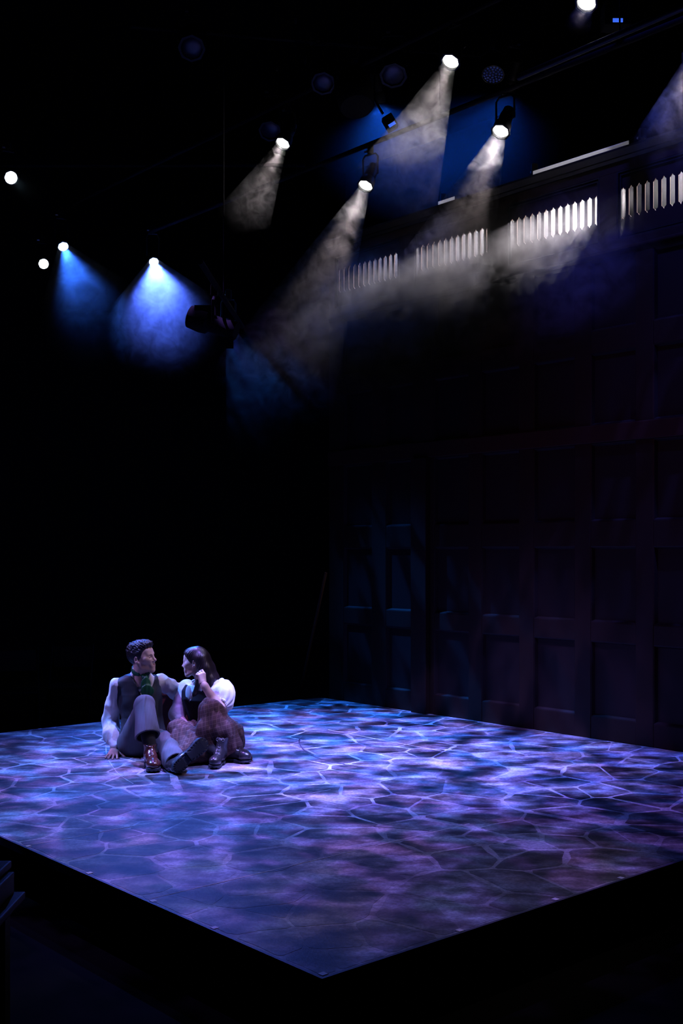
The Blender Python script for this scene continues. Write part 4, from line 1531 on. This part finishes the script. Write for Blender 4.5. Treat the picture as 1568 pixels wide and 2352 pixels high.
fixture('spotlight', LB, LB + Vector((0.25, 0.8, -1.5)), 0.07, (0.1, 0.3, 1.0), 'blue lamp half hidden above the middle beams, washing blue haze behind the wall', g2, 150, 150, 1.0, tint=(0.01, 0.13, 1.0), soft=0.03, lit=0.3)
LC = W(1172, 205, 11.6)
fixture('spotlight', LC, LC + Vector((-0.25, 0.8, -1.2)), 0.07, (0.05, 0.15, 0.6), 'dim blue lamp above the wall, behind the hanging white one', g2, 110, 150, 1.0, tint=(0.01, 0.12, 1.0), soft=0.03, lit=0.15)

# unlit lanterns
g3 = 'unlit lanterns in the dark grid'
for (u, v, Y, tg, r, lab) in (
        (903, 172, 10.5, Vector((0.2, 6.5, 0)), 0.10, 'unlit lantern showing a dull violet lens left of the highest central light'),
        (620, 300, 11.5, Vector((-1.2, 7.0, 0)), 0.09, 'unlit lantern just above the left white spotlight'),
        (742, 190, 10.6, Vector((-0.4, 6.0, 0)), 0.09, 'unlit lantern hanging at the top centre of the grid'),
        (440, 110, 11.8, Vector((-0.8, 5.5, 0)), 0.11, 'unlit lantern high in the dark upper left of the grid')):
    fixture('unlit_lantern', W(u, v, Y), tg, r, (0, 0, 0), lab, g3, 0, 0, lit=0)

# profile lantern seen from the side as a black silhouette in front of the blue beam
pr = thing('profile_lantern', 'black profile lantern silhouetted in front of the blue beam', 'stage light', W(492, 745, 9.5))
ax = Vector((0.92, -0.15, -0.32)).normalized()
MB().lathe([(0.05, -0.24), (0.095, -0.225), (0.105, -0.12), (0.10, -0.06), (0.075, -0.04), (0.075, 0.12), (0.08, 0.13), (0.08, 0.2)], (0, 0, 0), ax, 20).build('housing', M['black'], pr, True)
MB().box((-0.16, -0.06, 0.04), (-0.02, 0.06, 0.15)).build('lamp_cap', M['black'], pr)
MB().tube([(0, 0.1, 0), (0, 0.11, 0.18), (0, 0, 0.24), (0, -0.11, 0.18), (0, -0.1, 0)], 0.012, 6).build('yoke', M['black'], pr)
MB().bevbox((-0.03, -0.03, 0.24), (0.03, 0.03, 0.33), 0.006).build('clamp', M['black_metal'], pr)
MB().box((0.05, -0.09, -0.22), (0.17, -0.085, -0.12)).build('gel_frame', M['black_metal'], pr)

# big round black lantern body that hides the blue lamp at top centre
bl = thing('wash_lantern', 'large rounded black lantern hiding a blue glow at the top centre', 'stage light', W(815, 215, 10.4))
MB().lathe([(0.03, -0.22), (0.12, -0.2), (0.165, -0.12), (0.175, 0.02), (0.165, 0.14), (0.15, 0.16)], (0, 0, 0), Vector((0.1, -0.35, -0.9)), 24).build('housing', M['black'], bl, True)
MB().tube([(0.18, 0, 0), (0.19, 0, 0.25), (0, 0, 0.32), (-0.19, 0, 0.25), (-0.18, 0, 0)], 0.012, 6).build('yoke', M['black'], bl)
MB().bevbox((-0.03, -0.03, 0.31), (0.03, 0.03, 0.40), 0.006).build('clamp', M['black_metal'], bl)

# LED par with a cluster of small lenses, blue glint put into their colour
led = thing('led_lantern', 'unlit round lantern with a cluster of small lenses coloured with a blue glint', 'stage light', W(1132, 172, 10.8))
dl = Vector((-0.12, -0.45, -0.88)).normalized()
MB().lathe([(0.06, -0.2), (0.1, -0.18), (0.108, -0.02), (0.108, 0.0), (0.10, 0.0), (0.098, -0.01)], (0, 0, 0), dl, 28).build('housing', M['black_metal'], led, True)
lx = dl.orthogonal().normalized()
ly = dl.cross(lx)
M['led_lens'] = mat('led_lens', (0.15, 0.25, 0.8), 0.12, spec=1.0)
base = MB().lathe([(0.03, 0.0), (0.012, 0.0), (0.011, 0.007), (0.006, 0.011), (0.001, 0.012)][1:], (0, 0, 0), dl, 8).mesh('small_lens', M['led_lens'], True)
for rr, n in ((0, 1), (0.032, 6), (0.060, 12), (0.085, 17)):
    for k in range(n):
        a = 2 * math.pi * k / n + rr * 9
        o = link('small_lens', base, led)
        o.location = lx * rr * math.cos(a) + ly * rr * math.sin(a) - dl * 0.008
MB().tube([(0.115, 0, 0), (0.12, 0, 0.18), (0, 0, 0.26), (-0.12, 0, 0.18), (-0.115, 0, 0)], 0.009, 6).build('yoke', M['black_metal'], led)
MB().bevbox((-0.03, -0.03, 0.25), (0.03, 0.03, 0.34), 0.006).build('clamp', M['black_metal'], led)

# two boxy units with a small lit blue display
M['display'] = emit('blue_display', (0.05, 0.16, 1.0), 0.9)
for (u, v, Y, sz, lab) in ((1415, 40, 9.6, (0.085, 0.022), 'boxy black dimmer unit with a lit blue display by the upper right pipe'), (893, 280, 10.6, (0.07, 0.02), 'small black unit with a tilted blue display among the middle beams')):
    bx = thing('dimmer_unit', lab, 'stage light', W(u, v, Y), 0.0, 'boxy units with blue displays')
    kk = 1.0 if u > 1000 else 0.45
    MB().bevbox((-0.11 * kk, -0.05, -0.08), (0.12 * kk, 0.12 * kk, 0.12 * kk), 0.01).build('housing', M['black'], bx)
    dd = MB().box((-sz[0] / 2, -0.054, -0.065), (sz[0] / 2, -0.0502, -0.065 + sz[1] * 1.5)).build('display', M['display'], bx)
    if u < 1000:
        bx.rotation_euler = (0, math.radians(-32), 0)
    MB().tube([(0, 0.03, 0.1), (0, 0.03, 0.3)], 0.012, 6).build('hanger', M['black_metal'], bx)

# pipes the lamps hang from
def pipe(p, q, label, r=0.024):
    p, q = Vector(p), Vector(q)
    t = thing('lighting_pipe', label, 'pipe', p, 0, 'lighting pipes')
    MB().tube([(0, 0, 0), q - p], r, 10).build('tube', M['pipe'] if 'blue-tinted' in label else M['black'], t, True)
    d = (q - p)
    MB().tube([d * 0.5 + Vector((0, 0, 0.02)), Vector((d.x * 0.5, d.y * 0.5, 9.2 - p.z))], 0.006, 6).build('drop_wire', M['black'], t)


za = A1.z + 0.36
pipe(S(SA + 0.05, -1, za), S(SA + 0.05, 10, za), 'long black pipe carrying the upper row of white spotlights')
zb = B1.z + 0.36
pipe(S(SB + 0.05, -1, zb), S(SB + 0.05, 9, zb), 'long black pipe carrying the lower row of white spotlights')
pipe(to_s(1700, -40, 3.6), to_s(1190, 178, 3.6), 'dark blue-tinted pipe running above the wall at the upper right')
pipe(W(-100, 380, 13.6), W(700, 380, 14.6), 'dark pipe across the left side above the blue lamps')
pipe(W(490, 745, 9.5) + Vector((0, -0.9, 0.30)), W(490, 745, 9.5) + Vector((0.1, 1.6, 0.30)), 'short dark pipe carrying the black silhouetted lantern')
pipe(W(300, 60, 11.6), W(1100, 130, 13.4), 'dark pipe across the top centre carrying unlit lanterns')

# cables with plugs hanging in the dark grid
g4 = 'thin cables hanging in the grid'
for i, (u, v0, v1, lab) in enumerate(((678, 70, 130, 'short cable with glinting plug, upper left of the hanging cables'), (700, 150, 240, 'long thin cable hanging lowest at the top centre'), (714, 105, 200, 'thin cable with plug, right of the other hanging cables'), (636, 185, 225, 'short cable left of the other hanging cables'))):
    a, b = W(u, v0 - 60, 10.2), W(u, v1, 10.2)
    c = thing('hanging_cable', lab, 'cable', b, 0, g4)
    MB().tube([a - b, (a - b) * 0.5 + Vector((0.01, 0, 0)), (0, 0, 0)], 0.004, 6).build('cord', M['black_metal'], c)
    h = (a - b).z
    MB().lathe([(0.010, h * 0.62), (0.013, h * 0.64), (0.013, h * 0.72), (0.008, h * 0.74)], (0, 0, 0), (0, 0, 1), 8).build('plug', M['steel'], c, True)

# ------------------------------------------------------------------ other furniture
tb = thing('side_table', 'black table corner standing in the near left foreground', 'table', (-1.16, 3.42, HZ))
MB().bevbox((-0.36, -0.42, 0.815), (0.09, 0.24, 0.84), 0.006).build('tabletop', M['table_black'], tb)
MB().bevbox((-0.33, -0.38, 0.745), (0.11, 0.20, 0.815), 0.005).build('apron', M['table_black'], tb)
MB().bevbox((-0.33, -0.38, 0.72), (0.14, 0.22, 0.745), 0.005).build('lower_board', M['table_black'], tb)
for x, y in ((0.07, -0.12), (-0.28, -0.12), (-0.28, 0.16), (0.07, 0.16)):
    MB().bevbox((x - 0.03, y - 0.03, 0.0), (x + 0.03, y + 0.03, 0.72), 0.004).build('leg', M['table_black'], tb)

for (u, Y, rz, lab) in ((38, 11.2, 0.3, 'black chair in the dark behind the stage, at the left edge'), (160, 11.6, 0.1, 'black chair in the dark behind the stage, nearer the man')):
    p = W(u, 1500, Y)
    ch = thing('folding_chair', lab, 'chair', (p.x, p.y, HZ), rz, 'black chairs behind the stage')
    MB().bevbox((-0.2, -0.2, 0.44), (0.2, 0.2, 0.465), 0.008).build('seat', M['table_black'], ch)
    MB().bevbox((-0.2, 0.23, 0.62), (0.2, 0.25, 0.84), 0.008).build('backrest', M['table_black'], ch)
    for s in (-1, 1):
        MB().tube([(s * 0.21, -0.26, 0.0), (s * 0.21, 0.24, 0.86)], 0.011, 6).build('leg', M['pipe'], ch)
        MB().tube([(s * 0.19, 0.26, 0.0), (s * 0.19, -0.12, 0.45)], 0.011, 6).build('leg', M['pipe'], ch)

bk = thing('wooden_block', 'dark mahogany wooden box seat standing behind the couple', 'box', (W(392, 1600, 9.28).x, 9.28, 0), 0.25)
MB().bevbox((-0.16, -0.14, 0.0), (0.16, 0.14, 0.40), 0.006).build('body', M['mahogany'], bk)
MB().bevbox((-0.17, -0.15, 0.40), (0.17, 0.15, 0.43), 0.006).build('lid', M['mahogany'], bk)
MB().bevbox((-0.165, -0.145, 0.0), (0.165, 0.145, 0.04), 0.004).build('plinth', M['mahogany'], bk)

# ------------------------------------------------------------------ smoke and haze
def smoke(label, c, radii, dens, scale=3.0, lo=0.42, hi=0.72, axis=None, color=(1, 1, 1), power=1.0, aniso=0.0, floor_=0.0, dist=0.8):
    """a drifting cloud: an ellipsoid of scattering air, thick and thin after a noise, fading to nothing at its skin"""
    m = bpy.data.materials.new('smoke')
    m.use_nodes = True
    nt = m.node_tree
    nt.nodes.clear()
    N, L = nt.nodes.new, nt.links.new
    out = N('ShaderNodeOutputMaterial')
    v = N('ShaderNodeVolumeScatter')
    v.inputs['Color'].default_value = (*color, 1)
    v.inputs['Anisotropy'].default_value = aniso
    tc = N('ShaderNodeTexCoord')
    ln = N('ShaderNodeVectorMath')
    ln.operation = 'LENGTH'
    L(tc.outputs['Object'], ln.inputs[0])
    fall = N('ShaderNodeMapRange')
    fall.interpolation_type = 'SMOOTHSTEP'
    fall.inputs[1].default_value = 1.0
    fall.inputs[2].default_value = 0.15
    L(ln.outputs['Value'], fall.inputs[0])
    pwn = N('ShaderNodeMath')
    pwn.operation = 'POWER'
    pwn.inputs[1].default_value = power
    L(fall.outputs[0], pwn.inputs[0])
    g = N('ShaderNodeNewGeometry')
    n = N('ShaderNodeTexNoise')
    n.inputs['Scale'].default_value = scale
    n.inputs['Detail'].default_value = 4.0
    n.inputs['Roughness'].default_value = 0.62
    n.inputs['Distortion'].default_value = dist
    L(g.outputs['Position'], n.inputs['Vector'])
    mr = N('ShaderNodeMapRange')
    mr.inputs[1].default_value = lo
    mr.inputs[2].default_value = hi
    mr.inputs[3].default_value = floor_
    L(n.outputs[0], mr.inputs[0])
    a = N('ShaderNodeMath')
    a.operation = 'MULTIPLY'
    L(pwn.outputs[0], a.inputs[0])
    L(mr.outputs[0], a.inputs[1])
    b = N('ShaderNodeMath')
    b.operation = 'MULTIPLY'
    b.inputs[1].default_value = dens
    L(a.outputs[0], b.inputs[0])
    L(b.outputs[0], v.inputs['Density'])
    L(v.outputs[0], out.inputs['Volume'])
    bm = bmesh.new()
    bmesh.ops.create_icosphere(bm, subdivisions=3, radius=1.0)
    me = bpy.data.meshes.new('smoke')
    bm.to_mesh(me)
    bm.free()
    me.materials.append(m)
    o = link('smoke', me)
    o.location = c
    o.scale = radii
    if axis is not None:
        o.rotation_mode = 'QUATERNION'
        o.rotation_quaternion = Vector(axis).to_track_quat('Z', 'Y')
    m.cycles.volume_step_rate = 0.35
    return tag(o, label, 'smoke', 'smoke in the lamp beams', 'stuff')


def beam_smoke(label, p, tg, d0, length, cone, dens, scale=5.0, lo=0.43, hi=0.64, floor_=0.02, dist=1.8, fade=1.6, attack=0.12, r0=0.07):
    """smoke drifting through one lamp's beam: thickest near the lamp, thinning out along the beam"""
    p, tg = Vector(p), Vector(tg)
    d = (tg - p).normalized()
    o = smoke(label, p + d * d0, (1, 1, 1), dens, scale=scale, lo=lo, hi=hi, axis=d, floor_=floor_, dist=dist)
    half = math.tan(math.radians(cone / 2)) * 1.04
    nt = o.data.materials[0].node_tree
    N, L = nt.nodes.new, nt.links.new
    tc = [n for n in nt.nodes if n.type == 'TEX_COORD'][0]
    pw_ = [n for n in nt.nodes if n.type == 'MATH' and n.operation == 'POWER'][0]
    pw_.inputs[1].default_value = fade
    sx = N('ShaderNodeSeparateXYZ')
    L(tc.outputs['Object'], sx.inputs[0])
    f = N('ShaderNodeMapRange')
    f.interpolation_type = 'SMOOTHSTEP'
    f.inputs[1].default_value = length
    f.inputs[2].default_value = 0.0
    L(sx.outputs['Z'], f.inputs[0])
    L(f.outputs[0], pw_.inputs[0])
    mb = MB().lathe([(r0 + half * h, h) for h in (0, length / 2, length)], (0, 0, 0), (0, 0, 1), 20)
    me = mb.mesh('smoke', o.data.materials[0])
    o.data = me
    return o


beam_smoke('curling smoke in the beam of the highest central light', A1, aim(A1), 0.02, 1.7, 22, 2.7, scale=6.0, fade=1.0, r0=0.05)
beam_smoke('short wisp of smoke under the left white light', A2, aim(A2), 0.02, 1.1, 22, 2.9, scale=6.5, fade=1.0, r0=0.05)
beam_smoke('smoke in the beam over the middle of the wall', B1, aim(B1), 0.02, 1.9, 22, 2.5, scale=6.0, fade=0.7, r0=0.05)
beam_smoke('long smoke plume off the free end of the wall', B2, aim(B2), 0.02, 2.6, 22, 2.4, scale=5.0, fade=0.9, r0=0.05)
beam_smoke('smoke in the beam at the right edge of the picture', B0, aim(B0), 0.02, 1.1, 22, 0.6, scale=6, fade=1.0, r0=0.05)
beam_smoke('wisp under the light at the top edge', A0, aim(A0), 0.02, 0.3, 22, 1.2, scale=8, r0=0.05)
for i, (a, b, n) in enumerate(frames[:4]):
    tt = (a + b) / 2
    o = smoke('bright smoke hanging behind the %s group of slots' % ('leftmost', 'second', 'third', 'rightmost')[i], S(5.55, tt + 0.12, 4.62), (0.36, 0.62, 0.36), (1.0, 1.4, 2.2, 1.4)[i], scale=2.5, lo=0.2, hi=0.8, floor_=0.5)
    o.rotation_euler = (0, 0, RZ)
o = smoke('grey smoke rolling down in front of the slotted wall', S(5.06, 3.65, 4.00), (0.30, 1.9, 0.85), 7.0, scale=3.6, floor_=0.10, lo=0.42, hi=0.66, dist=1.3)
o.rotation_euler = (0, 0, RZ)
o = smoke('grey smoke drifting off the free end of the wall', S(4.90, 4.9, 3.80), (0.42, 1.5, 0.9), 5.5, scale=3.2, floor_=0.04, lo=0.42, hi=0.66, dist=1.3)
o.rotation_euler = (0, 0, RZ)
o = smoke('wispy grey smoke hanging lower before the wall, under the slots', S(4.72, 3.7, 3.85), (0.45, 1.8, 0.75), 3.0, scale=4.2, lo=0.45, hi=0.64, dist=1.6)
o.rotation_euler = (0, 0, RZ)
beam_smoke('blue smoke in the brightest blue beam', L4, Vector((-0.75, 8.4, 0)), 0.03, 1.7, 40, 1.9, scale=5.0, floor_=0.25, fade=0.8)
beam_smoke('faint blue smoke in the wide left beam', L3, Vector((-0.55, 8.6, 0)), 0.03, 2.3, 34, 0.55, scale=3, floor_=0.25, fade=2.0)
beam_smoke('dim blue smoke below the silhouetted lantern', L5, Vector((0.4, 8.3, 0)), 0.03, 1.5, 26, 0.09, scale=4, floor_=0.15, fade=1.2)
smoke('blue haze behind the middle beams', W(1000, 330, 12.4), (1.5, 1.0, 0.95), 0.16, scale=1.2, lo=0.2, hi=0.8, floor_=0.5)
beam_smoke('faint smoke below the pale lamp at the left edge', L1, Vector((0.6, 5.0, 1.6)), 0.03, 1.6, 14, 0.05, scale=3, floor_=0.4)
